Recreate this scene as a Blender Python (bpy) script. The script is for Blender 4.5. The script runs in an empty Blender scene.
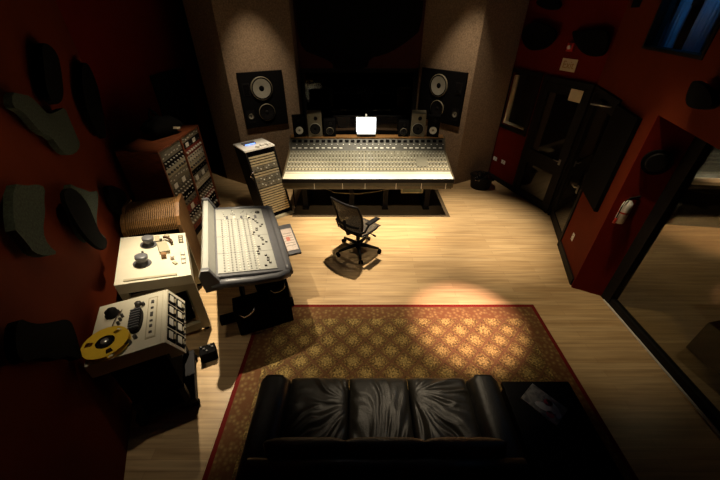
import bpy, bmesh, math, random
from mathutils import Vector, Matrix, Euler, noise
random.seed(7)
C = bpy.context.scene.collection
R = math.radians
sc = bpy.context.scene

# ------------------------------------------------------------------ materials
def mat(name, col, rough=0.6, metal=0.0, spec=0.5, var=0.0, vscale=20, bump=0.0, bscale=60, stretch=(1, 1, 1), coat=0.0):
    m = bpy.data.materials.new(name); m.use_nodes = True
    nt = m.node_tree; b = nt.nodes['Principled BSDF']
    b.inputs['Base Color'].default_value = (*col, 1); b.inputs['Roughness'].default_value = rough
    b.inputs['Metallic'].default_value = metal; b.inputs['Specular IOR Level'].default_value = spec
    b.inputs['Coat Weight'].default_value = coat
    tc = nt.nodes.new('ShaderNodeTexCoord'); mp = nt.nodes.new('ShaderNodeMapping')
    mp.inputs['Scale'].default_value = stretch
    nt.links.new(tc.outputs['Object'], mp.inputs['Vector'])
    n = nt.nodes.new('ShaderNodeTexNoise'); n.inputs['Scale'].default_value = vscale; n.inputs['Detail'].default_value = 4
    nt.links.new(mp.outputs[0], n.inputs['Vector'])
    if var > 0:
        r = nt.nodes.new('ShaderNodeValToRGB')
        r.color_ramp.elements[0].position = .3; r.color_ramp.elements[1].position = .7
        r.color_ramp.elements[0].color = (*[c * (1 - var) for c in col], 1)
        r.color_ramp.elements[1].color = (*[min(1, c * (1 + var)) for c in col], 1)
        nt.links.new(n.outputs['Fac'], r.inputs[0]); nt.links.new(r.outputs[0], b.inputs['Base Color'])
    if bump > 0:
        n2 = nt.nodes.new('ShaderNodeTexNoise'); n2.inputs['Scale'].default_value = bscale
        nt.links.new(mp.outputs[0], n2.inputs['Vector'])
        bp = nt.nodes.new('ShaderNodeBump'); bp.inputs['Strength'].default_value = bump; bp.inputs['Distance'].default_value = .01
        nt.links.new(n2.outputs['Fac'], bp.inputs['Height']); nt.links.new(bp.outputs[0], b.inputs['Normal'])
    return m

def emit(name, col, s):
    m = bpy.data.materials.new(name); m.use_nodes = True
    b = m.node_tree.nodes['Principled BSDF']
    b.inputs['Base Color'].default_value = (*col, 1)
    b.inputs['Emission Color'].default_value = (*col, 1); b.inputs['Emission Strength'].default_value = s
    return m

M = {}
M['red'] = mat('red_wall_paint', (.125, .008, .0025), .85, spec=.08, var=.08, vscale=3, bump=.1, bscale=80)
M['darkred'] = mat('dark_red_paint', (.06, .005, .004), .85, var=.1, vscale=3)
M['orangered'] = mat('orange_red_wall', (.12, .018, .0035), .85, spec=.08, var=.08, vscale=3, bump=.1, bscale=80)  # wall red shifted towards orange, for the left and right walls
M['carpet'] = mat('brown_wall_carpet', (.24, .165, .105), .95, var=.35, vscale=45, bump=.5, bscale=120, spec=.1)
M['black'] = mat('black_paint', (.007, .006, .006), .6, var=.2, spec=.15)
M['matblack'] = mat('matt_black', (.0045, .004, .004), .9, spec=.05, var=.1)
M['gloss'] = mat('gloss_black', (.006, .005, .005), .05, spec=1.0)
M['felt'] = mat('dark_green_felt', (.05, .06, .045), .9, var=.3, vscale=60, spec=.1)
M['beige'] = mat('cream_enamel', (.66, .61, .47), .45, var=.05, vscale=6)
M['beigeside'] = mat('putty_enamel', (.42, .37, .25), .5, var=.06, vscale=6)
M['grey'] = mat('light_grey_panel', (.42, .42, .38), .4, var=.04, vscale=10)
M['rim'] = mat('slate_grey_plastic', (.13, .13, .14), .38, var=.06, vscale=12)
M['silver'] = mat('brushed_silver', (.62, .62, .60), .3, metal=.8, var=.05)
M['chrome'] = mat('chrome', (.8, .8, .8), .15, metal=1)
M['console'] = mat('console_grey', (.22, .205, .15), .45, var=.05, vscale=14)
M['cream'] = mat('console_cream', (.78, .74, .58), .4, var=.04)
M['meter'] = mat('meter_bridge_grey', (.05, .046, .03), .5, var=.1)
M['knobd'] = mat('dark_knobs', (.05, .045, .04), .4)
M['knobl'] = mat('pale_knobs', (.75, .72, .62), .4)
M['yellow'] = mat('yellow_reel', (.80, .52, .04), .35, var=.04)
M['walnut'] = mat('walnut_veneer', (.20, .055, .02), .4, var=.45, vscale=9, stretch=(1, 6, 6))
M['wood'] = mat('oak_brown', (.24, .115, .035), .5, var=.3, vscale=8, stretch=(8, 8, 1))
M['tambour'] = mat('tambour_brown', (.27, .135, .04), .5, var=.2, vscale=12, stretch=(1, 6, 1))
M['underpanel'] = mat('brown_kick_panel', (.10, .075, .038), .5, var=.15)
M['leather'] = mat('black_leather', (.022, .020, .016), .43, var=.15, vscale=30, bump=.25, bscale=90, spec=.6)
M['mattan'] = mat('dark_floor_mat', (.085, .055, .024), .75, var=.15)
M['cone'] = mat('grey_speaker_cone', (.26, .24, .19), .6, var=.08)
M['white'] = mat('white_plastic', (.8, .78, .72), .4)
M['paper'] = mat('pale_paper', (.66, .57, .40), .8, var=.04)
M['paperpink'] = mat('pinkish_paper', (.72, .60, .52), .7, var=.12, vscale=30)
M['greybrown'] = mat('grey_brown_cabinet', (.13, .11, .07), .55, var=.08)
M['redpaint'] = mat('bright_red', (.5, .03, .02), .4)
M['midgrey'] = mat('mid_grey_buttons', (.30, .30, .27), .5)
M['trackmetal'] = mat('aluminium_track', (.8, .78, .72), .35, metal=.2, bump=.3, bscale=8)
M['rackface'] = mat('olive_rack_face', (.20, .18, .13), .45, metal=.3, var=.2, vscale=25)
M['rackgold'] = mat('brass_slats', (.66, .55, .34), .4, metal=.5, var=.15)
M['green'] = mat('dull_green_panel', (.12, .15, .09), .5, var=.2)
M['maroon'] = mat('maroon_rack_face', (.22, .03, .015), .45, var=.1)
M['bluecurtain'] = mat('pale_blue_curtain', (.30, .42, .60), .85, var=.08)
M['violetcurtain'] = mat('grey_violet_curtain', (.34, .26, .36), .85)
M['tapebrown'] = mat('magnetic_tape', (.07, .035, .02), .25)
M['screen'] = emit('laptop_screen_glow', (.80, .90, 1.0), 4)
M['bluelamp'] = emit('blue_indicator_glow', (.15, .3, 1.0), 3)

def glass(name, refl=.5, tint=(.9, .9, .9)):
    m = bpy.data.materials.new(name); m.use_nodes = True; nt = m.node_tree
    for n in list(nt.nodes): nt.nodes.remove(n)
    o = nt.nodes.new('ShaderNodeOutputMaterial'); mx = nt.nodes.new('ShaderNodeMixShader')
    t = nt.nodes.new('ShaderNodeBsdfTransparent'); g = nt.nodes.new('ShaderNodeBsdfGlossy')
    t.inputs[0].default_value = (*tint, 1); g.inputs['Roughness'].default_value = .02
    fr = nt.nodes.new('ShaderNodeFresnel'); ge = nt.nodes.new('ShaderNodeNewGeometry'); ma = nt.nodes.new('ShaderNodeMath'); ma.operation = 'MULTIPLY_ADD'; ma.inputs[1].default_value = 1 / 1.5 - 1.5; ma.inputs[2].default_value = 1.5
    nt.links.new(ge.outputs['Backfacing'], ma.inputs[0]); nt.links.new(ma.outputs[0], fr.inputs[0])
    nt.links.new(fr.outputs[0], mx.inputs[0]); nt.links.new(t.outputs[0], mx.inputs[1]); nt.links.new(g.outputs[0], mx.inputs[2])
    nt.links.new(mx.outputs[0], o.inputs[0]); return m
M['glass'] = glass('clear_glass', tint=(.8, .8, .76))

def floor_mat():
    m = bpy.data.materials.new('maple_planks'); m.use_nodes = True; nt = m.node_tree; b = nt.nodes['Principled BSDF']
    N = nt.nodes.new; L = nt.links.new
    tc = N('ShaderNodeTexCoord'); br = N('ShaderNodeTexBrick')
    br.offset = .37; br.inputs['Scale'].default_value = 1
    br.inputs['Brick Width'].default_value = 1.3; br.inputs['Row Height'].default_value = .085
    br.inputs['Mortar Size'].default_value = .0015; br.inputs['Mortar Smooth'].default_value = .3
    br.inputs['Color1'].default_value = (.64, .46, .25, 1); br.inputs['Color2'].default_value = (.53, .36, .18, 1)
    br.inputs['Mortar'].default_value = (.34, .22, .11, 1)
    L(tc.outputs['Object'], br.inputs['Vector'])
    mp = N('ShaderNodeMapping'); mp.inputs['Scale'].default_value = (.9, 16, 1); L(tc.outputs['Object'], mp.inputs[0])
    n = N('ShaderNodeTexNoise'); n.inputs['Scale'].default_value = 1.6; n.inputs['Detail'].default_value = 6; L(mp.outputs[0], n.inputs[0])
    r = N('ShaderNodeValToRGB'); r.color_ramp.elements[0].position = .3; r.color_ramp.elements[0].color = (.62, .56, .50, 1)
    r.color_ramp.elements[1].position = .72; r.color_ramp.elements[1].color = (1.1, 1.08, 1.03, 1); L(n.outputs['Fac'], r.inputs[0])
    mx = N('ShaderNodeMixRGB'); mx.blend_type = 'MULTIPLY'; mx.inputs[0].default_value = .9
    L(br.outputs['Color'], mx.inputs[1]); L(r.outputs[0], mx.inputs[2]); L(mx.outputs[0], b.inputs['Base Color'])
    b.inputs['Roughness'].default_value = .34; b.inputs['Specular IOR Level'].default_value = .45
    return m
M['floor'] = floor_mat()

def rug_mat(w, h):
    m = bpy.data.materials.new('patterned_rug'); m.use_nodes = True; nt = m.node_tree; b = nt.nodes['Principled BSDF']
    N = nt.nodes.new; L = nt.links.new
    def math_(op, a, c=None, v=None):
        n = N('ShaderNodeMath'); n.operation = op
        if hasattr(a, 'default_value'): L(a, n.inputs[0])
        else: n.inputs[0].default_value = a
        if c is not None:
            if hasattr(c, 'default_value'): L(c, n.inputs[1])
            else: n.inputs[1].default_value = c
        return n.outputs[0]
    tc = N('ShaderNodeTexCoord'); sp = N('ShaderNodeSeparateXYZ'); L(tc.outputs['Object'], sp.inputs[0])
    x, y = sp.outputs[0], sp.outputs[1]
    def ramp(inp, stops):
        r = N('ShaderNodeValToRGB'); cr = r.color_ramp
        while len(cr.elements) < len(stops): cr.elements.new(.5)
        for e, (p_, c_) in zip(cr.elements, stops): e.position = p_; e.color = (*c_, 1)
        L(inp, r.inputs[0]); return r.outputs[0]
    k = 1 / .285
    u = math_('FRACT', math_('MULTIPLY', math_('ADD', x, y), k)); v = math_('FRACT', math_('MULTIPLY', math_('SUBTRACT', x, y), k))
    du = math_('ABSOLUTE', math_('SUBTRACT', u, .5)); dv = math_('ABSOLUTE', math_('SUBTRACT', v, .5))
    cheb = math_('MAXIMUM', du, dv)
    rad = math_('SQRT', math_('ADD', math_('MULTIPLY', du, du), math_('MULTIPLY', dv, dv)))
    ang = math_('ARCTAN2', math_('SUBTRACT', u, .5), math_('SUBTRACT', v, .5))
    pet = math_('MULTIPLY', math_('SINE', math_('MULTIPLY', ang, 8.0)), .05)
    rr = math_('ADD', rad, pet)
    cell = ramp(rr, [(0, (.22, .15, .045)), (.07, (.42, .31, .11)), (.13, (.15, .09, .03)), (.18, (.36, .26, .09)), (.27, (.27, .17, .055)), (.31, (.13, .085, .03)), (.40, (.21, .135, .045)), (.5, (.14, .08, .028))])
    n = N('ShaderNodeTexVoronoi'); n.inputs['Scale'].default_value = 55; L(tc.outputs['Object'], n.inputs['Vector'])
    sp2 = ramp(n.outputs['Distance'], [(0, (1.8, 1.7, 1.5)), (.45, (1.0, 1.0, 1.0)), (.8, (.3, .25, .2))])
    mx = N('ShaderNodeMixRGB'); mx.blend_type = 'MULTIPLY'; mx.inputs[0].default_value = .8; L(cell, mx.inputs[1]); L(sp2, mx.inputs[2])
    line = math_('GREATER_THAN', cheb, .455)
    mx2 = N('ShaderNodeMixRGB'); L(line, mx2.inputs[0]); L(mx.outputs[0], mx2.inputs[1]); mx2.inputs[2].default_value = (.125, .058, .024, 1)
    ex = math_('SUBTRACT', w / 2, math_('ABSOLUTE', x)); ey = math_('SUBTRACT', h / 2, math_('ABSOLUTE', y))
    ed = math_('MINIMUM', ex, ey)
    inner = math_('LESS_THAN', ed, .24)
    nb = N('ShaderNodeTexVoronoi'); nb.inputs['Scale'].default_value = 22; L(tc.outputs['Object'], nb.inputs['Vector'])
    bcol = ramp(nb.outputs['Distance'], [(0, (.30, .18, .06)), (.3, (.17, .095, .035)), (.6, (.13, .055, .02))])
    mx3 = N('ShaderNodeMixRGB'); L(inner, mx3.inputs[0]); L(mx2.outputs[0], mx3.inputs[1]); L(bcol, mx3.inputs[2])
    outer = math_('LESS_THAN', ed, .045)
    mx4 = N('ShaderNodeMixRGB'); L(outer, mx4.inputs[0]); L(mx3.outputs[0], mx4.inputs[1]); mx4.inputs[2].default_value = (.13, .008, .006, 1)
    L(mx4.outputs[0], b.inputs['Base Color']); b.inputs['Roughness'].default_value = .9; b.inputs['Specular IOR Level'].default_value = .2
    bn = N('ShaderNodeTexNoise'); bn.inputs['Scale'].default_value = 180; L(tc.outputs['Object'], bn.inputs['Vector'])
    bp = N('ShaderNodeBump'); bp.inputs['Strength'].default_value = .5; bp.inputs['Distance'].default_value = .006
    L(bn.outputs['Fac'], bp.inputs['Height']); L(bp.outputs[0], b.inputs['Normal'])
    return m

def mesh_fabric():
    m = bpy.data.materials.new('open_mesh_fabric'); m.use_nodes = True; nt = m.node_tree; b = nt.nodes['Principled BSDF']
    b.inputs['Base Color'].default_value = (.05, .04, .028, 1); b.inputs['Roughness'].default_value = .6
    tc = nt.nodes.new('ShaderNodeTexCoord'); ck = nt.nodes.new('ShaderNodeTexChecker'); ck.inputs['Scale'].default_value = 160
    nt.links.new(tc.outputs['Object'], ck.inputs['Vector'])
    mt = nt.nodes.new('ShaderNodeMath'); mt.operation = 'MULTIPLY_ADD'; mt.inputs[1].default_value = .55; mt.inputs[2].default_value = .45
    nt.links.new(ck.outputs['Fac'], mt.inputs[0]); nt.links.new(mt.outputs[0], b.inputs['Alpha']); return m
M['meshfab'] = mesh_fabric()

# ------------------------------------------------------------------ mesh builder
class MB:
    def __init__(s): s.bm = bmesh.new(); s.mats = []
    def mi(s, m):
        m = M[m] if isinstance(m, str) else m
        if m not in s.mats: s.mats.append(m)
        return s.mats.index(m)
    def _fin(s, geo_faces, m):
        i = s.mi(m)
        for f in geo_faces: f.material_index = i
    def box(s, c, d, m, rot=(0, 0, 0), bev=0.0):
        mtx = Matrix.Translation(c) @ Euler(rot).to_matrix().to_4x4() @ Matrix.Diagonal((*d, 1))
        r = bmesh.ops.create_cube(s.bm, size=1, matrix=mtx)
        vs = r['verts']; fs = list({f for v in vs for f in v.link_faces}); s._fin(fs, m)
        if bev > 0:
            es = list({e for v in vs for e in v.link_edges})
            rb = bmesh.ops.bevel(s.bm, geom=es, offset=bev, segments=2, profile=.6, affect='EDGES')
            s._fin(rb['faces'], m)
        return s
    def hexa(s, p, m):   # 4 bottom, 4 top (ccw)
        v = [s.bm.verts.new(q) for q in p]
        fs = [s.bm.faces.new([v[i] for i in q]) for q in ((3, 2, 1, 0), (4, 5, 6, 7), (0, 1, 5, 4), (1, 2, 6, 5), (2, 3, 7, 6), (3, 0, 4, 7))]
        s._fin(fs, m); return s
    def prism(s, poly, a, b, m, mtx=Matrix.Identity(4), bev=0.0):   # poly in local xy, extruded a..b along z
        lo = [s.bm.verts.new(mtx @ Vector((x, y, a))) for x, y in poly]; hi = [s.bm.verts.new(mtx @ Vector((x, y, b))) for x, y in poly]
        n = len(poly); fs = [s.bm.faces.new(lo[::-1]), s.bm.faces.new(hi)]
        for i in range(n): fs.append(s.bm.faces.new((lo[i], lo[(i + 1) % n], hi[(i + 1) % n], hi[i])))
        s._fin(fs, m)
        if bev > 0:
            es = list({e for f in fs[:2] for e in f.edges})
            rb = bmesh.ops.bevel(s.bm, geom=es, offset=bev, segments=2, profile=.6, affect='EDGES'); s._fin(rb['faces'], m)
        return s
    def cyl(s, p0, p1, r, m, r2=None, n=16, smooth=True):
        p0, p1 = Vector(p0), Vector(p1); d = p1 - p0
        q = d.to_track_quat('Z', 'Y').to_matrix().to_4x4()
        rr = bmesh.ops.create_cone(s.bm, cap_ends=True, segments=n, radius1=r, radius2=r if r2 is None else r2, depth=d.length, matrix=Matrix.Translation((p0 + p1) / 2) @ q)
        fs = list({f for v in rr['verts'] for f in v.link_faces}); s._fin(fs, m)
        for f in fs:
            if len(f.verts) == 4: f.smooth = smooth
        return s
    def lathe(s, prof, m, mtx=Matrix.Identity(4), n=24):   # prof (r,z)
        rings = []
        for r, z in prof:
            if r < 1e-5: rings.append([s.bm.verts.new(mtx @ Vector((0, 0, z)))])
            else: rings.append([s.bm.verts.new(mtx @ Vector((r * math.cos(2 * math.pi * i / n), r * math.sin(2 * math.pi * i / n), z))) for i in range(n)])
        fs = []
        for A, B in zip(rings, rings[1:]):
            for i in range(n):
                j = (i + 1) % n
                if len(A) == 1 and len(B) == 1: continue
                if len(A) == 1: fs.append(s.bm.faces.new((A[0], B[j], B[i])))
                elif len(B) == 1: fs.append(s.bm.faces.new((A[i], A[j], B[0])))
                else: fs.append(s.bm.faces.new((A[i], A[j], B[j], B[i])))
        for f in fs: f.smooth = True
        s._fin(fs, m); return s
    def tube(s, pts, r, m, n=8, closed=False):
        pts = [Vector(p) for p in pts]; k = len(pts); rings = []
        for i, p in enumerate(pts):
            a = pts[i - 1] if (i > 0 or closed) else p; b = pts[(i + 1) % k] if (i < k - 1 or closed) else p
            t = (b - a).normalized(); up = Vector((0, 0, 1)) if abs(t.z) < .9 else Vector((1, 0, 0))
            x = t.cross(up).normalized(); y = x.cross(t)
            ri = r[i] if isinstance(r, (list, tuple)) else r
            rings.append([s.bm.verts.new(p + (x * math.cos(2 * math.pi * j / n) + y * math.sin(2 * math.pi * j / n)) * ri) for j in range(n)])
        fs = []
        for i in range(k if closed else k - 1):
            A, B = rings[i], rings[(i + 1) % k]
            for j in range(n): fs.append(s.bm.faces.new((A[j], A[(j + 1) % n], B[(j + 1) % n], B[j])))
        if not closed: fs += [s.bm.faces.new(rings[0][::-1]), s.bm.faces.new(rings[-1])]
        for f in fs: f.smooth = True
        s._fin(fs, m); return s
    def pad(s, c, d, m, fn=None, nx=40, ny=40, e=5.0, rot=(0, 0, 0)):
        """puffed cushion; fn(u,v)->extra height, u,v in -1..1"""
        mtx = Matrix.Translation(c) @ Euler(rot).to_matrix().to_4x4()
        top, bot = [], []
        for j in range(ny + 1):
            rt, rb = [], []
            for i in range(nx + 1):
                u = -1 + 2 * i / nx; v = -1 + 2 * j / ny
                edge = max(0, 1 - abs(u) ** e) ** .5 * max(0, 1 - abs(v) ** e) ** .5
                h = edge + (fn(u, v) * edge if fn else 0)
                x, y = u * d[0] / 2, v * d[1] / 2
                vt = s.bm.verts.new(mtx @ Vector((x, y, h * d[2] / 2)))
                rim = i in (0, nx) or j in (0, ny)
                vb = vt if rim else s.bm.verts.new(mtx @ Vector((x, y, -edge * d[2] / 2)))
                rt.append(vt); rb.append(vb)
            top.append(rt); bot.append(rb)
        fs = []
        for j in range(ny):
            for i in range(nx):
                fs.append(s.bm.faces.new((top[j][i], top[j][i + 1], top[j + 1][i + 1], top[j + 1][i])))
                q = (bot[j][i], bot[j + 1][i], bot[j + 1][i + 1], bot[j][i + 1])
                try: fs.append(s.bm.faces.new(q))
                except ValueError: pass
        for f in fs: f.smooth = True
        s._fin(fs, m); return s
    def build(s, name, parent=None, label=None):
        bmesh.ops.recalc_face_normals(s.bm, faces=s.bm.faces)
        me = bpy.data.meshes.new(name); s.bm.to_mesh(me); s.bm.free()
        for m in s.mats: me.materials.append(m)
        o = bpy.data.objects.new(name, me); C.objects.link(o)
        if parent: o.parent = parent
        if label: o['label'] = label
        return o

def thing(name, label, cat, loc=(0, 0, 0), rz=0, group=None):
    o = bpy.data.objects.new(name, None); C.objects.link(o); o.location = loc; o.rotation_euler = (0, 0, R(rz))
    o.empty_display_size = .1
    o['label'] = label; o['category'] = cat
    if group: o['group'] = group
    return o
def tag(o, label, cat, group=None, kind=None):
    o['label'] = label; o['category'] = cat
    if group: o['group'] = group
    if kind: o['kind'] = kind
    return o
def localise(o, F): o.data.transform(F.inverted()); o.matrix_world = F
def struct(mb, name, label=None, cat=None):
    F = getattr(mb, 'F', None)
    o = mb.build(name); o['kind'] = 'structure'
    if F is not None: localise(o, F)
    if label: o['label'] = label
    if cat: o['category'] = cat
    return o
def copy_tree(o, parent=None):
    c = o.copy(); C.objects.link(c)
    if parent: c.parent = parent
    for ch in list(o.children): copy_tree(ch, c)
    return c
def kids(root, name): return [c for c in root.children if c.name.startswith(name)]

def wframe(A, B):
    """matrix whose x runs along the wall, y up, z towards the left of A->B"""
    A = Vector((*A, 0)); B = Vector((*B, 0)); x = (B - A).normalized(); y = Vector((0, 0, 1)); z = x.cross(y)
    m = Matrix((x, y, z)).transposed().to_4x4(); m.translation = A; return m
def wall(A, B, z0, z1, m, out, s0=0, s1=None, holes=(), th=.12):
    """slab from wall line outwards; out = +1/-1 along frame z"""
    L = (Vector(B) - Vector(A)).length
    if s1 is None: s1 = L
    F = wframe(A, B); mb = MB()
    ss = sorted({s0, s1, *[h[0] for h in holes], *[h[1] for h in holes]}); zz = sorted({z0, z1, *[h[2] for h in holes], *[h[3] for h in holes]})
    for a, b in zip(ss, ss[1:]):
        for c, d in zip(zz, zz[1:]):
            if any(h[0] <= a and b <= h[1] and h[2] <= c and d <= h[3] for h in holes): continue
            lo, hi = (0, th * out) if out > 0 else (th * out, 0)
            mb.prism([(a, c), (b, c), (b, d), (a, d)], lo, hi, m, F)
    mb.F = F; return mb

# ------------------------------------------------------------------ room shell
PA, PAe = (3.62, 5.39), (3.05, 7.25)          # right wall with door and window
PB, PBe = (2.97, 3.36), (3.62, 5.39)          # right wall with second door
PC, PCe = (2.97, 3.36), (3.30, 3.18)          # extinguisher face
PL, PLe = (-1.95, 1.1), (-3.72, 4.9)          # left slanted wall
H = 4.6
f = MB(); f.box((2, 4, -.05), (13, 12, .1), 'floor'); struct(f, 'floor')
f = MB(); f.box((2, 4, H + .05), (13, 12, .1), 'matblack'); struct(f, 'ceiling')
struct(wall(PL, PLe, 0, H, 'orangered', -1, s0=-1.95), 'wall_left')
struct(wall((-3.72, 4.9), (-3.72, 8.2), 0, H, 'red', -1), 'wall_left_back')
struct(wall(PAe, PA, 0, H, 'red', -1, holes=[(.05, .79, 1.22, 2.2)]), 'wall_right_back')
Lb = (Vector(PBe) - Vector(PB)).length
struct(wall(PB, PBe, 0, H, 'orangered', 1, s0=-3.9, holes=[(-3.9, 0, 0, 2.3), (.97, Lb - .02, 0, 2.25), (-.28, 1.05, 2.8, 3.7)]), 'wall_right')
struct(wall(PC, PCe, 0, 2.3, 'red', 1, s0=.0, th=.05), 'wall_right_return')
struct(wall((-3.72, 8.2), (3.3, 8.2), 0, H, 'matblack', -1), 'wall_back')
struct(wall((-1.4, -1.0), (1.9, -1.0), 0, H, 'darkred', 1), 'wall_rear')
# alcove lid above the glass and other-room shell
f = MB(); f.prism([(2.99, 3.42), (1.75, -.45), (3.45, -.45), (3.45, 3.2)], 2.3, 2.42, 'matblack'); struct(f, 'trim_alcove')
struct(wall((3.75, 5.2), (8.4, 4.6), 0, 3.2, 'matblack', -1), 'wall_live_room_back')
struct(wall((8.4, 4.8), (8.4, -1.5), 0, 3.2, 'matblack', 1), 'wall_live_room_side')
f = MB(); f.box((5.95, 1.8, 3.25), (4.95, 6.6, .1), 'matblack'); struct(f, 'ceiling_live_room')
f = MB(); f.hexa([(5.35, 4.78, .88), (7.6, 4.5, .88), (7.62, 4.69, .88), (5.37, 4.97, .88), (5.35, 4.78, .93), (7.6, 4.5, .93), (7.62, 4.69, .93), (5.37, 4.97, .93)], 'paper')
struct(f, 'trim_live_room_sill')
# baseboards
struct(wall((3.035, 7.2), (3.61, 5.39), 0, .1, 'black', 1, th=.02, s1=.84), 'baseboard_right_back')
struct(wall(PB, PBe, 0, .12, 'black', -1, s0=-.0, s1=.95, th=.02), 'baseboard_right')
struct(wall(PC, PCe, 0, .12, 'black', -1, th=.02, s0=0), 'baseboard_return')

# speaker soffits (carpet covered)
def soffit(name, pts):
    f = MB(); f.prism(pts, 0, H, 'carpet'); struct(f, name)
soffit('wall_soffit_left', [(-2.46, 6.62), (-1.30, 7.30), (-1.30, 8.15), (-3.1, 8.15), (-3.1, 7.0)])
soffit('wall_soffit_right', [(2.12, 6.68), (3.03, 7.17), (3.03, 8.15), (1.26, 8.15), (1.26, 7.64)])
# centre: black window with dark red wall above
f = MB(); f.box((0, 7.75, 3.4), (2.56, .2, 2.4), 'darkred'); f.box((0, 7.75, .4), (2.56, .2, .8), 'matblack'); struct(f, 'wall_front')
w = MB(); w.box((-.02, 7.68, .83), (2.5, .08, .08), 'black').box((-.02, 7.68, 2.17), (2.5, .08, .08), 'black').box((-1.24, 7.68, 1.5), (.08, .08, 1.3), 'black').box((1.2, 7.68, 1.5), (.08, .08, 1.3), 'black')
w = struct(w, 'window_1'); g = MB(); g.box((-.02, 7.69, 1.5), (2.4, .012, 1.28), 'glass'); g.build('pane', w)

# window in right back wall (frame coords: x along PA->PAe)
FA = wframe(PA, PAe)      # z points outward? determined by sign below
LA = (Vector(PAe) - Vector(PA)).length
inA = -1 if (FA.to_3x3() @ Vector((0, 0, 1))).x > 0 else 1      # towards the room
def onwall(F, inn, mb, poly, a, b, m, bev=0):
    lo, hi = sorted((a * inn, b * inn)); mb.prism(poly, lo, hi, m, F, bev); return mb
def rect(x0, x1, y0, y1): return [(x0, y0), (x1, y0), (x1, y1), (x0, y1)]
w = MB()
x0, x1, z0, z1 = 1.10, 1.94, 1.14, 2.27
for r_ in (rect(x0, x0 + .07, z0, z1), rect(x1 - .06, x1, z0, z1), rect(x0 + .07, x1 - .06, z0, z0 + .07), rect(x0 + .07, x1 - .06, z1 - .07, z1)):
    onwall(FA, inA, w, r_, .001, .03, 'black')
w = struct(w, 'window_2')
rv = MB(); onwall(FA, inA, rv, rect(x0 + .10, x1 - .09, z0 + .09, z0 + .12), -.10, -.01, 'paper'); onwall(FA, inA, rv, rect(x1 - .14, x1 - .10, z0 + .12, z1 - .12), -.10, -.01, 'paper')
rv.build('reveal', w, 'pale inner edge of the window opening')
g = MB(); onwall(FA, inA, g, rect(x0 + .06, x1 - .05, z0 + .06, z1 - .06), -.075, -.065, 'glass'); g.build('pane', w)
bk = MB(); onwall(FA, inA, bk, rect(x0 - .1, x1 + .05, z0 - .1, z1 + .1), -.5, -.45, 'matblack'); struct(bk, 'wall_booth')

# door 1 (right back wall)
d = MB()
for r_ in (rect(.0, .07, 0, 2.25), rect(.95, 1.03, 0, 2.25), rect(.07, .95, 2.17, 2.25)): onwall(FA, inA, d, r_, .001, .05, 'black')
d = struct(d, 'door_1')
lf = MB()
for r_ in (rect(.075, .17, .01, 2.16), rect(.85, .945, .01, 2.16), rect(.17, .85, .01, .15), rect(.17, .85, 2.02, 2.16), rect(.17, .85, .72, .98)): onwall(FA, inA, lf, r_, .004, .04, 'black')
lf = lf.build('door_leaf', d)
g = MB(); onwall(FA, inA, g, rect(.17, .85, .15, .72), .008, .016, 'gloss'); onwall(FA, inA, g, rect(.17, .85, .98, 2.02), .008, .016, 'gloss'); g.build('glass_panel', lf)
h = MB(); onwall(FA, inA, h, rect(.10, .14, .93, 1.03), .04, .05, 'silver'); p0 = FA @ Vector((.12, 1.0, .05 * inA)); p1 = FA @ Vector((.12, 1.0, .09 * inA)); p2 = FA @ Vector((.22, 1.0, .09 * inA))
h.cyl(p0, p1, .01, 'silver').cyl(p1, p2, .009, 'silver'); h.build('door_handle', lf)

# door 2 (in line with right wall)
FB = wframe(PB, PBe); inB = -1 if (FB.to_3x3() @ Vector((0, 0, 1))).x > 0 else 1
d = MB(); a, b = .97, Lb - .03
for r_ in (rect(a, a + .06, 0, 2.24), rect(b - .06, b, 0, 2.24), rect(a + .06, b - .06, 2.17, 2.24)): onwall(FB, inB, d, r_, -.10, .02, 'black')
d = struct(d, 'door_2')
lf = MB()
for r_ in (rect(a + .065, a + .16, .01, 2.16), rect(b - .16, b - .065, .01, 2.16), rect(a + .16, b - .16, .01, .16), rect(a + .16, b - .16, 2.02, 2.16)): onwall(FB, inB, lf, r_, -.05, -.01, 'black')
lf = lf.build('door_leaf', d)
g = MB(); onwall(FB, inB, g, rect(a + .16, b - .16, .16, 2.02), -.03, -.02, 'gloss'); g.build('glass_panel', lf)
h = MB(); onwall(FB, inB, h, rect(1.19, 1.24, .86, .98), -.01, .003, 'silver'); q = [FB @ Vector((1.215, .95, inB * .003)), FB @ Vector((1.215, .95, inB * .05)), FB @ Vector((1.33, .94, inB * .05))]
h.cyl(q[0], q[1], .011, 'silver').cyl(q[1], q[2], .010, 'silver'); h.build('door_handle', lf)
h = MB(); h.cyl(FB @ Vector((1.55, 2.10, inB * .02)), FB @ Vector((1.38, 2.11, inB * .20)), .012, 'silver').cyl(FB @ Vector((1.38, 2.11, inB * .20)), FB @ Vector((1.15, 2.13, inB * .03)), .010, 'silver')
onwall(FB, inB, h, rect(1.42, 1.66, 2.06, 2.13), -.01, .04, 'black'); h.build('door_closer', d)
mb = MB(); onwall(FB, inB, mb, rect(.24, .955, 1.05, 2.2), .001, .05, 'matblack', .006)
o = mb.build('upright_panel'); localise(o, FB); tag(o, 'black upright panel mounted on the orange red wall between the second door and the corner', 'wall panel')
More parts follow.
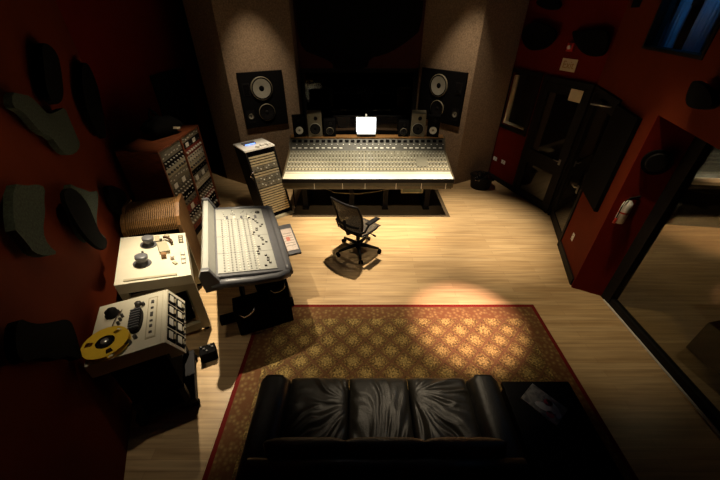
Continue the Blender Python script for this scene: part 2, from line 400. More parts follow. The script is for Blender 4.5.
# left back door (black)
d = MB(); FLb = wframe((-3.72, 4.9), (-3.72, 8.2)); inL = 1 if (FLb.to_3x3() @ Vector((0, 0, 1))).x > 0 else -1
for r_ in (rect(1.42, 1.50, 0, 2.24), rect(2.6, 2.68, 0, 2.24), rect(1.50, 2.6, 2.16, 2.24)): onwall(FLb, inL, d, r_, .001, .04, 'black')
d = struct(d, 'door_3'); lf = MB(); onwall(FLb, inL, lf, rect(1.505, 2.595, .01, 2.155), .004, .03, 'black'); lf = lf.build('door_leaf', d)
h = MB(); onwall(FLb, inL, h, rect(2.46, 2.52, 1.0, 1.12), .03, .04, 'silver'); h.cyl(FLb @ Vector((2.49, 1.07, inL * .04)), FLb @ Vector((2.49, 1.07, inL * .09)), .012, 'silver'); h.build('door_handle', lf)

# glass wall on the right, running towards the camera
f = MB(); f.box((3.30, 1.0, .045), (.08, 4.1, .09), 'black').box((3.30, 1.0, 2.25), (.08, 4.1, .09), 'black').box((3.30, 3.07, 1.15), (.10, .14, 2.3), 'black').box((3.30, .55, 1.15), (.06, .10, 2.1), 'black')
f = struct(f, 'window_3')
g = MB(); g.box((3.30, 1.8, 1.15), (.012, 2.38, 2.12), 'glass'); g.build('pane', f)
g = MB(); g.box((3.30, -.25, 1.15), (.012, 1.5, 2.12), 'glass'); g.build('pane', f)
f = MB(); f.box((3.245, 1.0, .006), (.022, 4.15, .012), 'trackmetal'); struct(f, 'trim_track')
# upper lit window in the right wall with blue curtain
w = MB()
for r_ in (rect(-.28, -.24, 2.8, 3.7), rect(1.01, 1.05, 2.8, 3.7), rect(-.24, 1.01, 2.8, 2.83), rect(-.24, 1.01, 3.67, 3.7)): onwall(FB, inB, w, r_, -.12, .01, 'black')
w = struct(w, 'window_4'); g = MB(); onwall(FB, inB, g, rect(-.24, 1.01, 2.83, 3.67), -.07, -.06, 'glass'); g.build('pane', w)
def curtain(s0, s1, z0, z1, dep, name, m, label):
    mb = MB(); n = 48; vs = []
    for i in range(n + 1):
        s_ = s0 + (s1 - s0) * i / n; o_ = -(dep + .035 * math.sin(i * 1.25) + .01 * math.sin(i * .5)) * inB
        vs.append([mb.bm.verts.new(FB @ Vector((s_ + .01 * math.sin(j * .8), z0 + (z1 - z0) * j / 6, o_))) for j in range(7)])
    fs = []
    for i in range(n):
        for j in range(6): fs.append(mb.bm.faces.new((vs[i][j], vs[i + 1][j], vs[i + 1][j + 1], vs[i][j + 1])))
    for q in fs: q.smooth = True
    mb._fin(fs, m); o = mb.build(name); md = o.modifiers.new('s', 'SOLIDIFY'); md.thickness = .006
    return tag(o, label, 'curtain', 'curtains behind the high window')
curtain(.28, .54, 2.6, 3.9, .20, 'curtain', 'bluecurtain', 'bright blue curtain strip behind the high right window, nearest the camera')
curtain(.93, 1.06, 2.6, 3.9, .21, 'curtain', 'bluecurtain', 'dim blue curtain strip in the middle of the high right window')
curtain(1.18, 1.50, 2.6, 3.9, .20, 'curtain', 'violetcurtain', 'greyish violet curtain at the far side of the high right window')
bk = MB(); onwall(FB, inB, bk, rect(-.5, 1.7, 2.5, 4.4), -1.3, -1.25, 'matblack'); struct(bk, 'wall_upper_booth')

# ------------------------------------------------------------------ wall sculptures
def smooth_poly(p, it=2):
    for _ in range(it):
        q = []
        for i in range(len(p)):
            a, b = p[i], p[(i + 1) % len(p)]
            q += [(a[0] * .75 + b[0] * .25, a[1] * .75 + b[1] * .25), (a[0] * .25 + b[0] * .75, a[1] * .25 + b[1] * .75)]
        p = q
    return p
FL = wframe(PL, PLe); inLL = 1 if (FL.to_3x3() @ Vector((0, 0, 1))).x > 0 else -1
def sculpt(F, inn, poly, m, label, off=.05, th=.05, it=2, group='wing shaped acoustic panels on the left wall'):
    mb = MB(); onwall(F, inn, mb, smooth_poly(poly, it), off, off + th, m)
    cx = sum(p[0] for p in poly) / len(poly); cz = sum(p[1] for p in poly) / len(poly)
    onwall(F, inn, mb, rect(cx - .04, cx + .04, cz - .04, cz + .04), -.001, off + .01, 'black')
    o = mb.build('acoustic_panel'); localise(o, F); return tag(o, label, 'wall panel', group)
L1 = [(1.5, 2.66), (1.63, 2.62), (1.76, 2.59), (1.85, 2.49), (1.92, 2.41), (2.18, 2.39), (2.39, 2.38), (2.36, 2.28), (2.33, 2.13), (2.32, 2.03), (2.04, 2.02), (1.84, 2.09), (1.77, 2.18), (1.75, 2.27), (1.59, 2.35), (1.54, 2.45), (1.49, 2.53), (1.38, 2.58)]
L2 = [(0.82, 2.23), (0.95, 2.16), (1.1, 2.11), (1.17, 2.05), (1.05, 2.0), (0.97, 1.94), (0.8, 1.88), (0.76, 1.79), (0.81, 1.68), (0.66, 1.76), (0.57, 1.85), (0.57, 1.92), (0.56, 1.99), (0.55, 2.05)]
L3 = [(1.59, 1.91), (1.68, 1.84), (1.81, 1.76), (1.97, 1.65), (2.17, 1.59), (1.97, 1.52), (1.73, 1.46), (1.65, 1.38), (1.75, 1.22), (1.62, 1.25), (1.49, 1.37), (1.34, 1.45), (1.3, 1.58), (1.38, 1.74)]
L4 = [(2.52, 1.51), (2.82, 1.35), (3.11, 1.15), (2.95, 1.05), (2.68, 0.98), (2.45, 1.18), (2.4, 1.38)]
L5 = [(0.08, 1.75), (0.15, 1.61), (0.27, 1.5), (0.46, 1.35), (0.42, 1.25), (0.35, 1.16), (0.29, 1.08), (0.21, 1.24), (0.11, 1.32), (0.03, 1.46), (-0.14, 1.6)]
L6 = [(3.7, 2.64), (4.05, 2.6), (4.0, 2.3), (3.7, 2.08), (3.34, 1.78), (3.06, 1.95), (3.01, 2.17), (3.23, 2.41)]
L7 = [(2.64, 2.93), (2.97, 2.81), (2.75, 2.61), (2.49, 2.44), (2.16, 2.43), (2.13, 2.56), (2.38, 2.74)]
sculpt(FL, inLL, L1, 'felt', 'dark green wavy wing panel high on the left wall, the largest and topmost lit one', it=1)
sculpt(FL, inLL, L2, 'felt', 'dark green boot shaped panel at the left edge of the photo, level with the machines', it=1)
sculpt(FL, inLL, L3, 'felt', 'small curled green wing panel on the red wall, next left of the ribbed wooden cabinet', it=1)
o3 = bpy.data.objects[C.objects[-1].name]
mb = MB(); onwall(Matrix.Identity(4), inLL, mb, smooth_poly([(1.28, 1.93), (1.46, 1.93), (1.60, 1.82), (1.66, 1.66), (1.60, 1.50), (1.58, 1.36), (1.66, 1.26), (1.50, 1.24), (1.36, 1.36), (1.26, 1.55), (1.24, 1.75)], 1), .10, .13, 'matblack'); mb.build('shaded_half', o3, 'black curled half')  # shade on the curved green panel's far half, put in as a black plate
sculpt(FL, inLL, L4, 'matblack', 'black panel low on the left wall, just behind the ribbed wooden cabinet')
sculpt(FL, inLL, L5, 'matblack', 'black panel lowest on the left wall, beside the yellow reel')
sculpt(FL, inLL, L6, 'matblack', 'black pointed panel high on the left wall, left of the walnut rack')
sculpt(FL, inLL, L7, 'matblack', 'black panel highest on the left wall above the green wavy one')
A1 = [(1.78, 2.75), (1.81, 2.93), (1.62, 3.03), (1.32, 3.0), (0.99, 2.92), (1.01, 2.75), (1.23, 2.62), (1.54, 2.6)]
A2 = [(0.71, 2.93), (0.55, 2.91), (0.36, 2.95), (0.09, 2.95), (0.0, 2.81), (0.0, 2.65), (0.12, 2.61), (0.34, 2.63), (0.55, 2.75)]
A3 = [(1.7, 3.32), (1.41, 3.39), (1.07, 3.3), (1.11, 3.19), (1.42, 3.21)]
G2 = 'black leaf shaped panels on the right wall'
sculpt(FA, inA, A1, 'matblack', 'black leaf shaped panel on the right wall left of the exit sign', group=G2)
sculpt(FA, inA, A2, 'matblack', 'black leaf shaped panel on the right wall right of the exit sign', group=G2)
sculpt(FA, inA, A3, 'matblack', 'small black leaf panel at the top edge of the photo, highest above the exit sign', group=G2)
B1 = [(-0.48, 2.68), (-0.63, 2.67), (-0.8, 2.64), (-0.94, 2.56), (-0.78, 2.50), (-0.55, 2.5)]
sculpt(FB, inB, B1, 'matblack', 'black panel at the right edge of the photo above the glass wall', group=G2)
FK = wframe((-3.0, 7.65), (3.0, 7.65)); inK = -1 if (FK.to_3x3() @ Vector((0, 0, 1))).y > 0 else 1
K1 = [(2.45, 2.19), (2.42, 2.33), (2.14, 2.44), (1.82, 2.55), (1.76, 2.89), (1.76, 3.5), (4.2, 3.5), (4.2, 2.89), (4.04, 2.76), (3.77, 2.58), (3.49, 2.46), (3.21, 2.41), (3.13, 2.19)]
mb = MB(); onwall(FK, inK, mb, smooth_poly(K1, 1), 0, .06, 'matblack'); tag(mb.build('acoustic_panel'), 'large black funnel shaped panel above the central black window', 'wall panel')

# small wall things
def plate(F, inn, cx, cz, w_, h_, m, name, label, cat, group=None, th=.008):
    mb = MB(); onwall(F, inn, mb, rect(cx - w_ / 2, cx + w_ / 2, cz - h_ / 2, cz + h_ / 2), 0, th, m, .002)
    for dz in (-h_ * .22, h_ * .22):
        onwall(F, inn, mb, rect(cx - .012, cx + .012, cz + dz - .008, cz + dz + .008), th, th + .002, 'greybrown')
    return tag(mb.build(name), label, cat, group)
plate(FA, inA, 1.80, .44, .12, .08, M['white'], 'wall_outlet', 'white outlet plate on the red wall, the farther of two above the black bin', 'outlet', 'outlet plates above the bin')
plate(FA, inA, 1.52, .46, .12, .08, M['white'], 'wall_outlet', 'white outlet plate on the red wall, the one nearer the glass door', 'outlet', 'outlet plates above the bin')
plate(FB, inB, .62, .42, .07, .11, M['white'], 'wall_outlet', 'white outlet plate low on the orange red wall beside the extinguisher corner', 'outlet')
def ftext(body, size, m, F, inn, cx, cz, off, parent, name='lettering'):
    cu = bpy.data.curves.new('t', 'FONT'); cu.body = body; cu.size = size; cu.align_x = 'CENTER'; cu.align_y = 'CENTER'; cu.extrude = .0008
    o = bpy.data.objects.new('t', cu); C.objects.link(o); dg = bpy.context.evaluated_depsgraph_get()
    me = bpy.data.meshes.new_from_object(o.evaluated_get(dg)); bpy.data.objects.remove(o)
    X = F.to_3x3() @ Vector((1, 0, 0)); n = F.to_3x3() @ Vector((0, 0, inn)); up = Vector((0, 0, 1)); xr = up.cross(n)
    T = Matrix((xr, up, n)).transposed().to_4x4(); T.translation = F @ Vector((cx, cz, off * inn))
    me.transform(T); me.materials.clear(); me.materials.append(m)
    k = bpy.data.objects.new(name, me); C.objects.link(k); k.parent = parent; return k
mb = MB(); onwall(FA, inA, mb, rect(.48, .78, 2.36, 2.54), 0, .012, 'paper', .003); o = tag(mb.build('exit_sign'), 'small pale exit sign on the red wall above the glass door', 'sign')
ftext('Exit', .15, mat('sign_lettering', (.42, .24, .06), .7), FA, inA, .63, 2.45, .0135, o)
mb = MB(); onwall(FA, inA, mb, rect(.14, .38, 1.96, 2.14), .051, .053, 'paper'); tag(mb.build('paper_notice'), 'blank looking pale paper notice taped high on the black glass door', 'notice')
mb = MB(); onwall(FA, inA, mb, rect(.62, .74, 2.64, 2.76), 0, .05, 'redpaint', .008); o = tag(mb.build('fire_alarm'), 'small red alarm box with a round lens above the exit sign', 'alarm')
mb = MB(); mb.cyl(FA @ Vector((.68, 2.70, inA * .05)), FA @ Vector((.68, 2.70, inA * .075)), .03, 'white'); mb.build('lens', o)
# extinguisher
FC = wframe(PC, PCe); inC = 1 if (FC.to_3x3() @ Vector((0, 0, 1))).y < 0 else -1
def cp(x, y, z): return FC @ Vector((x, y, z * inC))
n0 = cp(.12, 1.12, .085)
e = thing('fire_extinguisher', 'pale fire extinguisher hanging on the dark red wall corner right of the doors', 'fire extinguisher', tuple(n0))
mb = MB(); mb.lathe([(0, 0), (.055, .0), (.062, .02), (.062, .27), (.055, .31), (.03, .34), (.022, .36), (0, .36)], 'white', n=20); mb.build('cylinder', e)
mb = MB(); mb.lathe([(.0635, .155), (.0635, .18)], 'redpaint', n=20); mb.build('band', e, 'red band')
mb = MB(); mb.cyl((0, 0, .36), (0, 0, .39), .018, 'black').box((.04, -.01, .40), (.13, .025, .015), 'black', (0, -.25, 0)).box((.04, -.01, .375), (.11, .02, .012), 'black', (0, .1, 0)); mb.build('valve', e)
mb = MB(); mb.tube([(-.01, 0, .375), (-.07, -.02, .36), (-.085, -.02, .25), (-.08, -.02, .08)], .009, 'black').cyl((-.08, -.02, .08), (-.08, -.02, .0), .014, 'redpaint', r2=.02); mb.build('hose', e)
mb = MB(); mb.box((0, .07, .22), (.03, .05, .12), 'black'); mb.build('bracket', e); e.scale = (.82, .82, .82)
# round dark speaker on the same wall
mb = MB(); c0, c1 = cp(.17, 1.86, .0), cp(.17, 1.86, .10); mb.cyl(c0, c1, .12, 'matblack', r2=.13, n=28)
o = tag(mb.build('wall_speaker'), 'round black wall speaker above the fire extinguisher', 'speaker')
mb = MB(); mb.cyl(cp(.17, 1.86, .10), cp(.17, 1.86, .112), .10, 'black', r2=.085, n=28); mb.build('grille', o)

# ------------------------------------------------------------------ rug and mat
RW, RH = 3.55, 2.55
mb = MB(); mb.box((0, 0, .006), (RW, RH, .012), rug_mat(RW, RH), bev=.003)
o = tag(mb.build('area_rug'), 'gold and rust patterned rug with a dark red border under the black sofa', 'rug'); o.location = (.49, 2.98 - RH / 2, 0)
mb = MB(); mb.box((.21, 5.82, .004), (2.98, 1.16, .008), 'mattan', bev=.002); tag(mb.build('floor_mat'), 'dark brown mat under the mixing console', 'mat')

# ------------------------------------------------------------------ monitors
def cone_part(mb, c, n, r, m='cone', ring='greybrown', dust='matblack', dr=.26, depth=.35):
    n = Vector(n).normalized(); q = n.to_track_quat('Z', 'Y').to_matrix().to_4x4(); T = Matrix.Translation(c) @ q
    h = .10 * r + .006
    mb.lathe([(r * 1.10, 0), (r * 1.10, h), (r * 1.02, h + .003)], ring, T, 32)
    mb.lathe([(r * 1.02, h + .003), (r * .97, h + .005), (r * .90, h - .002)], 'matblack', T, 32)
    mb.lathe([(r * .90, h - .002), (r * .55, h * .5), (r * dr, .004)], m, T, 32)
    mb.lathe([(r * dr, .003), (r * dr * .8, h * .5), (0, h * .75)], dust, T, 24)
def main_monitor(P0, P1, s0, s1, z0, z1, label, mirror):
    F = wframe(P0, P1); inn = -1 if (F.to_3x3() @ Vector((0, 0, 1))).y > 0 else 1
    nrm = F.to_3x3() @ Vector((0, 0, inn))
    org = F @ Vector(((s0 + s1) / 2, z0, 0))
    root = thing('main_monitor', label, 'speaker', tuple(org), 0, 'large main monitors in the carpeted walls')
    inv = Matrix.Translation(-org)
    def P(x, y, z): return inv @ F @ Vector((x, y, z * inn))
    G = inv @ F
    mb = MB(); onwall(G, inn, mb, rect(s0, s1, z0, z1), .001, .05, 'matblack', .006); mb.build('cabinet', root)
    W_ = s1 - s0; Hh = z1 - z0
    wx = s0 + W_ * .48 if not mirror else s0 + W_ * .56
    mb = MB(); cone_part(mb, P(wx, z1 - Hh * .29, .052), nrm, .195); mb.build('upper_woofer', root, 'grey coned woofer with black dust cap')
    mb = MB(); cone_part(mb, P(wx + W_ * (.04 if not mirror else -.03), z0 + Hh * .27, .052), nrm, .15, m='black', ring='greybrown', dust='black'); mb.build('lower_woofer', root, 'black coned woofer with a pale ring')
    hx = s0 + W_ * .14 if not mirror else s0 + W_ * .12
    mb = MB(); onwall(G, inn, mb, rect(hx - .07, hx + .07, z1 - Hh * .40, z1 - Hh * .18), .051, .06, 'black', .004)
    onwall(G, inn, mb, rect(hx - .055, hx + .055, z1 - Hh * .38, z1 - Hh * .20), .061, .066, 'gloss', .002); mb.build('horn', root)
    mb = MB(); cone_part(mb, P(hx, z0 + Hh * .22, .052), nrm, .05, m='cone'); onwall(G, inn, mb, rect(hx - .08, hx + .08, z0 + Hh * .1, z0 + Hh * .34), .050, .053, 'black'); mb.build('tweeter', root)
    return root
main_monitor((-2.46, 6.62), (-1.30, 7.30), .17, 1.04, 1.23, 2.245, 'large black main monitor in the carpeted wall left of the console', False)
main_monitor((2.12, 6.68), (1.26, 7.64), .11, 1.19, 1.25, 2.24, 'large black main monitor in the carpeted wall right of the console', True)

# ------------------------------------------------------------------ mixing console
con = thing('mixing_console', 'very wide grey and cream mixing console on the dark mat between the main monitors', 'mixing console', (.14, 5.24, 0))
Wc = 3.02; hw = Wc / 2
YZ = Matrix(((0, 0, 1, 0), (1, 0, 0, 0), (0, 1, 0, 0), (0, 0, 0, 1)))   # poly (y,z) extruded along x
def yz(mb, poly, x0, x1, m, bev=0): mb.prism(poly, x0, x1, m, YZ, bev); return mb
mb = MB(); yz(mb, [(.0, .705), (.0, .765), (.03, .785), (.19, .795), (.19, .705)], -hw, hw, 'cream', .004); mb.build('armrest', con, 'bright cream front ledge')
mb = MB(); mb.box((0, -.004, .735), (Wc + .004, .008, .075), 'black', bev=.002); mb.build('bumper', con, 'black strip along the front edge')
mb = MB(); yz(mb, [(.005, .63), (.06, .60), (1.02, .60), (1.02, .97), (.86, .955), (.19, .78), (.19, .70), (.005, .70)], -hw + .01, hw - .01, 'meter'); mb.build('frame', con)
mb = MB()
yz(mb, [(.0, .575), (.02, .70), (.035, .70), (.025, .575)], -hw + .02, hw - .02, 'underpanel')
mb.build('front_fascia', con)
for x in (-.95, -.45, -.05, .5, .95, 1.38):
    mb = MB(); mb.box((x, .006, .64), (.008, .012, .12), 'knobl', rot=(-.12, 0, 0)); mb.build('fascia_divider', con)
# sloped control surface
sl = math.atan2(.175, .68)
mb = MB()
yz(mb, [(.195, .797), (.875, .972), (.875, .955), (.195, .78)], -hw + .015, hw - .015, 'console')
T = Matrix.Translation((0, .195, .798)) @ Matrix.Rotation(sl, 4, 'X')
Ls = .62
def sbox(mb, x, y, z, dx, dy, dz, m):
    t = T @ Matrix.Translation((x, y, z)) @ Matrix.Diagonal((dx, dy, dz, 1)); r = bmesh.ops.create_cube(mb.bm, size=1, matrix=t)
    mb._fin(list({f_ for v in r['verts'] for f_ in v.link_faces}), m)
NCH = 48; pitch = (Wc - .06) / NCH
for (y, dy, m_) in ((.115, .05, 'beigeside'), (.225, .02, 'beigeside'), (.345, .02, 'beigeside')):
    sbox(mb, 0, y, .001, Wc - .05, dy, .003, m_)
sbox(mb, 0, .045, .002, Wc - .05, .010, .006, 'knobd')
sbox(mb, -.05, .36, .002, .006, .60, .004, 'beigeside')
for i in range(NCH):
    x = -hw + .03 + pitch * (i + .5)
    for j, y in enumerate((.095, .14, .18, .23, .27, .31, .36, .405, .45, .495, .54, .60, .65)):
        if 30 <= i <= 36 and j > 8 and (i + j) % 2: continue
        sbox(mb, x, y, .007, .019, .015, .011, 'underpanel' if j % 3 == 1 else 'knobl' if j % 3 == 2 else 'meter')
sbox(mb, 1.0, .33, .010, .20, .30, .006, 'console')
mb.build('control_surface', con, 'grey panel covered in rows of tiny knobs')
mb = MB(); sbox(mb, 0, .02, .001, Wc - .04, .032, .006, 'cream'); mb.build('fader_ledge', con)
# meter bridge
mb = MB(); yz(mb, [(.86, .95), (.89, .98), (1.04, 1.17), (1.10, 1.18), (1.12, .90), (.9, .9)], -hw + .005, hw - .005, 'meter'); bridge = mb.build('meter_bridge', con)
mb = MB(); yz(mb, [(1.02, 1.165), (1.02, 1.185), (1.20, 1.185), (1.20, 1.165)], -hw, hw, 'wood', .003); mb.build('top_shelf', con, 'wooden ledge along the top')
ang = math.atan2(.19, .15)
for i in range(26):
    x = -hw + .09 + i * (Wc - .18) / 25
    if i in (9, 10, 18): continue
    mb = MB(); mb.box((x, .912, 1.013), (.062, .022, .006), 'knobl', rot=(ang, 0, 0)); mb.build('meter', bridge)
mb = MB()
for i in range(26):
    x = -hw + .09 + i * (Wc - .18) / 25
    mb.box((x, .993, 1.118), (.07, .05, .006), 'matblack', rot=(ang, 0, 0)); mb.box((x + .05, .955, 1.068), (.02, .012, .006), 'knobl', rot=(ang, 0, 0))
mb.build('meter_window', bridge)
for x in (-hw + .01, hw - .01):
    mb = MB(); yz(mb, [(0, .60), (0, .77), (.03, .79), (.20, .812), (.87, .99), (1.03, 1.19), (1.14, 1.19), (1.14, .60)], x - .012, x + .012, 'underpanel'); mb.build('end_cheek', con)
mb = MB(); yz(mb, [(.55, .30), (.55, .62), (.62, .62), (.62, .30)], -hw + .35, hw - .35, 'matblack'); mb.build('modesty_panel', con)
for x in (-1.2, -.3, .35, 1.15):
    mb = MB(); mb.box((x, .65, .31), (.10, .7, .60), 'black', bev=.008); mb.box((x, .62, .022), (.12, .70, .04), 'black', bev=.006); mb.build('leg', con)
mb = MB(); mb.box((.85, .50, .44), (.42, .35, .22), 'beigeside', bev=.006); mb.box((.85, .32, .44), (.36, .01, .16), 'green'); mb.build('patch_unit', con)
mb = MB(); mb.tube([(-.9, .25, .52), (-.6, .22, .40), (-.2, .25, .36), (.2, .24, .42), (.6, .26, .50)], .012, 'greybrown'); mb.build('cable_loom', con)

# near-field speakers standing on the console
def box_speaker(name, label, cat, x, y, w_, h_, dp, cab, wr, wz, cone, ring, rz=0, tw=True, dust='matblack', group='near field speakers on the console'):
    r = thing(name, label, cat, (x, y, 1.186), rz, group)
    mb = MB(); mb.box((0, dp / 2, h_ / 2), (w_, dp, h_), cab, bev=.008); mb.build('cabinet', r)
    mb = MB(); cone_part(mb, (0, -.002, wz), (0, -1, 0), wr, m=cone, ring=ring, dust=dust); mb.build('woofer', r)
    if tw:
        mb = MB(); cone_part(mb, (w_ * .08, -.002, h_ * .80), (0, -1, 0), w_ * .12, m='black', ring='black'); mb.build('tweeter', r)
    return r
S = [box_speaker('bookshelf_speaker', 'black speaker with white cone at the left end of the console', 'speaker', -1.16, 6.27, .23, .38, .2, 'matblack', .078, .13, 'white', 'black', 12, dust='cone'),
     box_speaker('bookshelf_speaker', 'black speaker with white cone at the right end of the console', 'speaker', 1.40, 6.27, .23, .38, .2, 'matblack', .078, .13, 'white', 'black', -12, dust='cone'),
     box_speaker('studio_monitor', 'grey brown studio monitor with ringed woofer, second from left on the console', 'speaker', -.86, 6.29, .27, .43, .3, 'greybrown', .10, .15, 'black', 'cone', 8),
     box_speaker('studio_monitor', 'grey brown studio monitor with ringed woofer, second from right on the console', 'speaker', 1.11, 6.29, .27, .43, .3, 'greybrown', .10, .15, 'black', 'cone', -8),
     box_speaker('small_speaker', 'small black speaker just right of the left grey studio monitor', 'speaker', -.58, 6.29, .22, .31, .2, 'matblack', .065, .11, 'black', 'greybrown', 5),
     box_speaker('small_speaker', 'small black speaker just left of the right grey studio monitor', 'speaker', .84, 6.29, .20, .28, .2, 'matblack', .06, .10, 'black', 'greybrown', -5)]
# laptop
lp = thing('laptop', 'laptop with a glowing white screen on top of the console', 'laptop', (.12, 6.28, 1.186))
mb = MB(); mb.box((0, .06, .055), (.36, .16, .018), 'silver', bev=.004); mb.build('base', lp)
mb = MB(); mb.box((0, .06, .023), (.26, .12, .046), 'black', bev=.004); mb.build('riser', lp)
mb = MB(); mb.box((0, .13, .20), (.40, .012, .29), 'silver', rot=(-.12, 0, 0), bev=.004); mb.build('lid', lp)
mb = MB(); mb.box((0, .119, .20), (.37, .006, .26), 'screen', rot=(-.12, 0, 0)); mb.build('screen', lp, 'glowing white screen')
mb = MB(); mb.box((.0, .155, .365), (.035, .02, .045), 'white', rot=(-.12, 0, 0), bev=.004); mb.build('webcam', lp)
# dark computer monitors behind the laptop
for x, lab, rz in ((-.25, 'dark flat screen behind the laptop on its left side', 3), (.55, 'dark flat screen behind the laptop on its right side', -3)):
    s_ = thing('flat_monitor', lab, 'monitor', (x, 6.58, 1.10), rz, 'dark flat screens behind the laptop')
    mb = MB(); mb.box((0, .03, .24), (.56, .04, .34), 'black', bev=.006); mb.build('housing', s_)
    mb = MB(); mb.box((0, .007, .24), (.52, .006, .29), 'gloss'); mb.build('screen', s_)
    mb = MB(); mb.box((0, .06, .035), (.06, .05, .10), 'black').box((0, .04, .006), (.24, .16, .012), 'black'); mb.build('stand', s_)
mb = MB(); mb.box((.12, 6.57, 1.07), (1.7, .26, .06), 'greybrown', bev=.004).box((-.6, 6.62, .53), (.06, .16, 1.04), 'black').box((.85, 6.62, .53), (.06, .16, 1.04), 'black')
tag(mb.build('monitor_shelf'), 'narrow shelf behind the console holding the dark screens', 'shelf')

# ------------------------------------------------------------------ office chair
ch = thing('office_chair', 'black mesh office chair on casters in front of the console', 'office chair', (-.03, 4.18, 0), -40)
mb = MB(); mb.cyl((0, 0, .07), (0, 0, .16), .045, 'black'); mb.cyl((0, 0, .12), (0, 0, .40), .022, 'chrome'); mb.cyl((0, 0, .22), (0, 0, .40), .032, 'black'); mb.build('column', ch)
for k in range(5):
    a = R(72 * k - 43); dx, dy = math.cos(a), math.sin(a)
    mb = MB(); mb.tube([(0.02 * dx, .02 * dy, .125), (.16 * dx, .16 * dy, .115), (.335 * dx, .335 * dy, .085)], [.032, .027, .018], 'black', 8); leg = mb.build('leg', ch)
    mb = MB(); px, py = -dy, dx
    for sgn in (-1, 1): mb.cyl((.345 * dx + sgn * .022 * px - .01 * px, .345 * dy + sgn * .022 * py - .01 * py, .030), (.345 * dx + sgn * .022 * px + .01 * px, .345 * dy + sgn * .022 * py + .01 * py, .030), .030, 'matblack')
    mb.cyl((.345 * dx, .345 * dy, .03), (.345 * dx, .345 * dy, .08), .009, 'black'); mb.build('caster', leg)
mb = MB(); mb.box((0, 0, .405), (.16, .26, .05), 'black', bev=.01); mb.build('tilt_mechanism', ch)
mb = MB(); mb.pad((0, .03, .455), (.50, .46, .05), 'meshfab', lambda u, v: -.3 * (1 - u * u) + .5 * (v > .6) * 0, 20, 20, 6); mb.build('seat', ch)
mb = MB(); loop = []
for i in range(28):
    t = 2 * math.pi * i / 28; cx, sy = math.cos(t), math.sin(t)
    loop.append((.25 * math.copysign(abs(cx) ** .5, cx), .03 + .23 * math.copysign(abs(sy) ** .5, sy), .455 - (.02 if sy > .7 else 0)))
mb.tube(loop, .014, 'black', 8, True); mb.build('seat_frame', ch)
def backp(u, v):   # u -1..1 across, v 0..1 up
    w_ = .21 + .045 * math.sin(v * math.pi * .75); 
    return Vector((u * w_, -.22 - .13 * v + .05 * u * u + .03 * math.sin(v * math.pi), .49 + .50 * v))
mb = MB(); g_ = [[mb.bm.verts.new(backp(-1 + 2 * i / 12, j / 14)) for i in range(13)] for j in range(15)]
fs = [mb.bm.faces.new((g_[j][i], g_[j][i + 1], g_[j + 1][i + 1], g_[j + 1][i])) for j in range(14) for i in range(12)]
for q in fs: q.smooth = True
mb._fin(fs, 'meshfab'); o = mb.build('backrest', ch); o.modifiers.new('s', 'SOLIDIFY').thickness = .004
mb = MB(); loop = [backp(-1 + 2 * i / 8, 0) for i in range(9)] + [backp(1, j / 8) for j in range(1, 8)] + [backp(1 - 2 * i / 8, 1) + Vector((0, 0, .015 * (1 - (1 - 2 * i / 8) ** 2))) for i in range(9)] + [backp(-1, 1 - j / 8) for j in range(1, 8)]
mb.tube(loop, .017, 'black', 8, True); mb.build('back_frame', ch)
mb = MB(); mb.tube([(0, -.10, .41), (0, -.24, .44), (0, -.29, .55), (0, -.31, .70)], .022, 'black'); mb.tube([(-.22, -.235, .62), (-.10, -.29, .63), (.10, -.29, .63), (.22, -.235, .62)], .02, 'black'); mb.build('back_support', ch)
for sgn in (-1, 1):
    mb = MB(); mb.tube([(sgn * .20, -.22, .50), (sgn * .28, -.18, .56), (sgn * .29, -.10, .645)], .016, 'black'); arm = mb.build('arm_post', ch)
    mb = MB(); mb.pad((sgn * .29, -.01, .67), (.09, .27, .04), 'black', None, 8, 12, 4); mb.build('arm_pad', arm)
mb = MB(); mb.cyl((.10, .05, .40), (.27, .07, .37), .008, 'black').cyl((.24, .07, .372), (.29, .07, .366), .014, 'black'); mb.build('lever', ch)

# ------------------------------------------------------------------ sofa
so = thing('sofa', 'black leather three seat sofa on the patterned rug, seen from behind and above', 'sofa', (.165, .72, 0))
mb = MB(); mb.box((0, .50, .20), (1.80, .84, .24), 'leather', bev=.03); mb.build('base', so)
for sx in (-1, 1):
    for y in (.12, .84):
        mb = MB(); mb.cyl((sx * .80, y, .012), (sx * .80, y, .10), .022, 'black', r2=.03); mb.build('foot', so)
def wr(seed, amp=.25, cent=(0, 0)):
    def fn(u, v):
        a = math.atan2(v - cent[1], u - cent[0]); rr = math.hypot(u - cent[0], v - cent[1])
        bend = noise.noise(Vector((u * 1.3, v * 1.3, seed * 5))) * .9
        w1 = noise.noise(Vector((a * 4.5 + bend, rr * .7, seed)))
        w2 = noise.noise(Vector((a * 9 + bend * 2, rr * 1.1, seed * 2)))
        ridge = (1 - abs(w1) * 2.2)
        return amp * (ridge * .7 + w2 * .35) * min(1, rr * .8 + .1) + .05 * noise.noise(Vector((u * 3, v * 3, seed)))
    return fn
for i, (cx, sd, ce) in enumerate(((-.525, 1.3, (1.1, .3)), (0.0, 4.1, (.1, -1.3)), (.525, 8.7, (-.9, .6)))):
    mb = MB(); mb.pad((cx, .60, .385), (.52, .74, .16), 'leather', wr(sd, .34 if i != 1 else .24, ce), 64, 72, 7); mb.build('seat_cushion', so)
    mb = MB(); mb.pad((cx, .20, .62), (.545, .42, .16), 'leather', wr(sd + 20, .08, ce), 40, 36, 5, rot=(R(74), 0, 0)); mb.build('back_cushion', so)
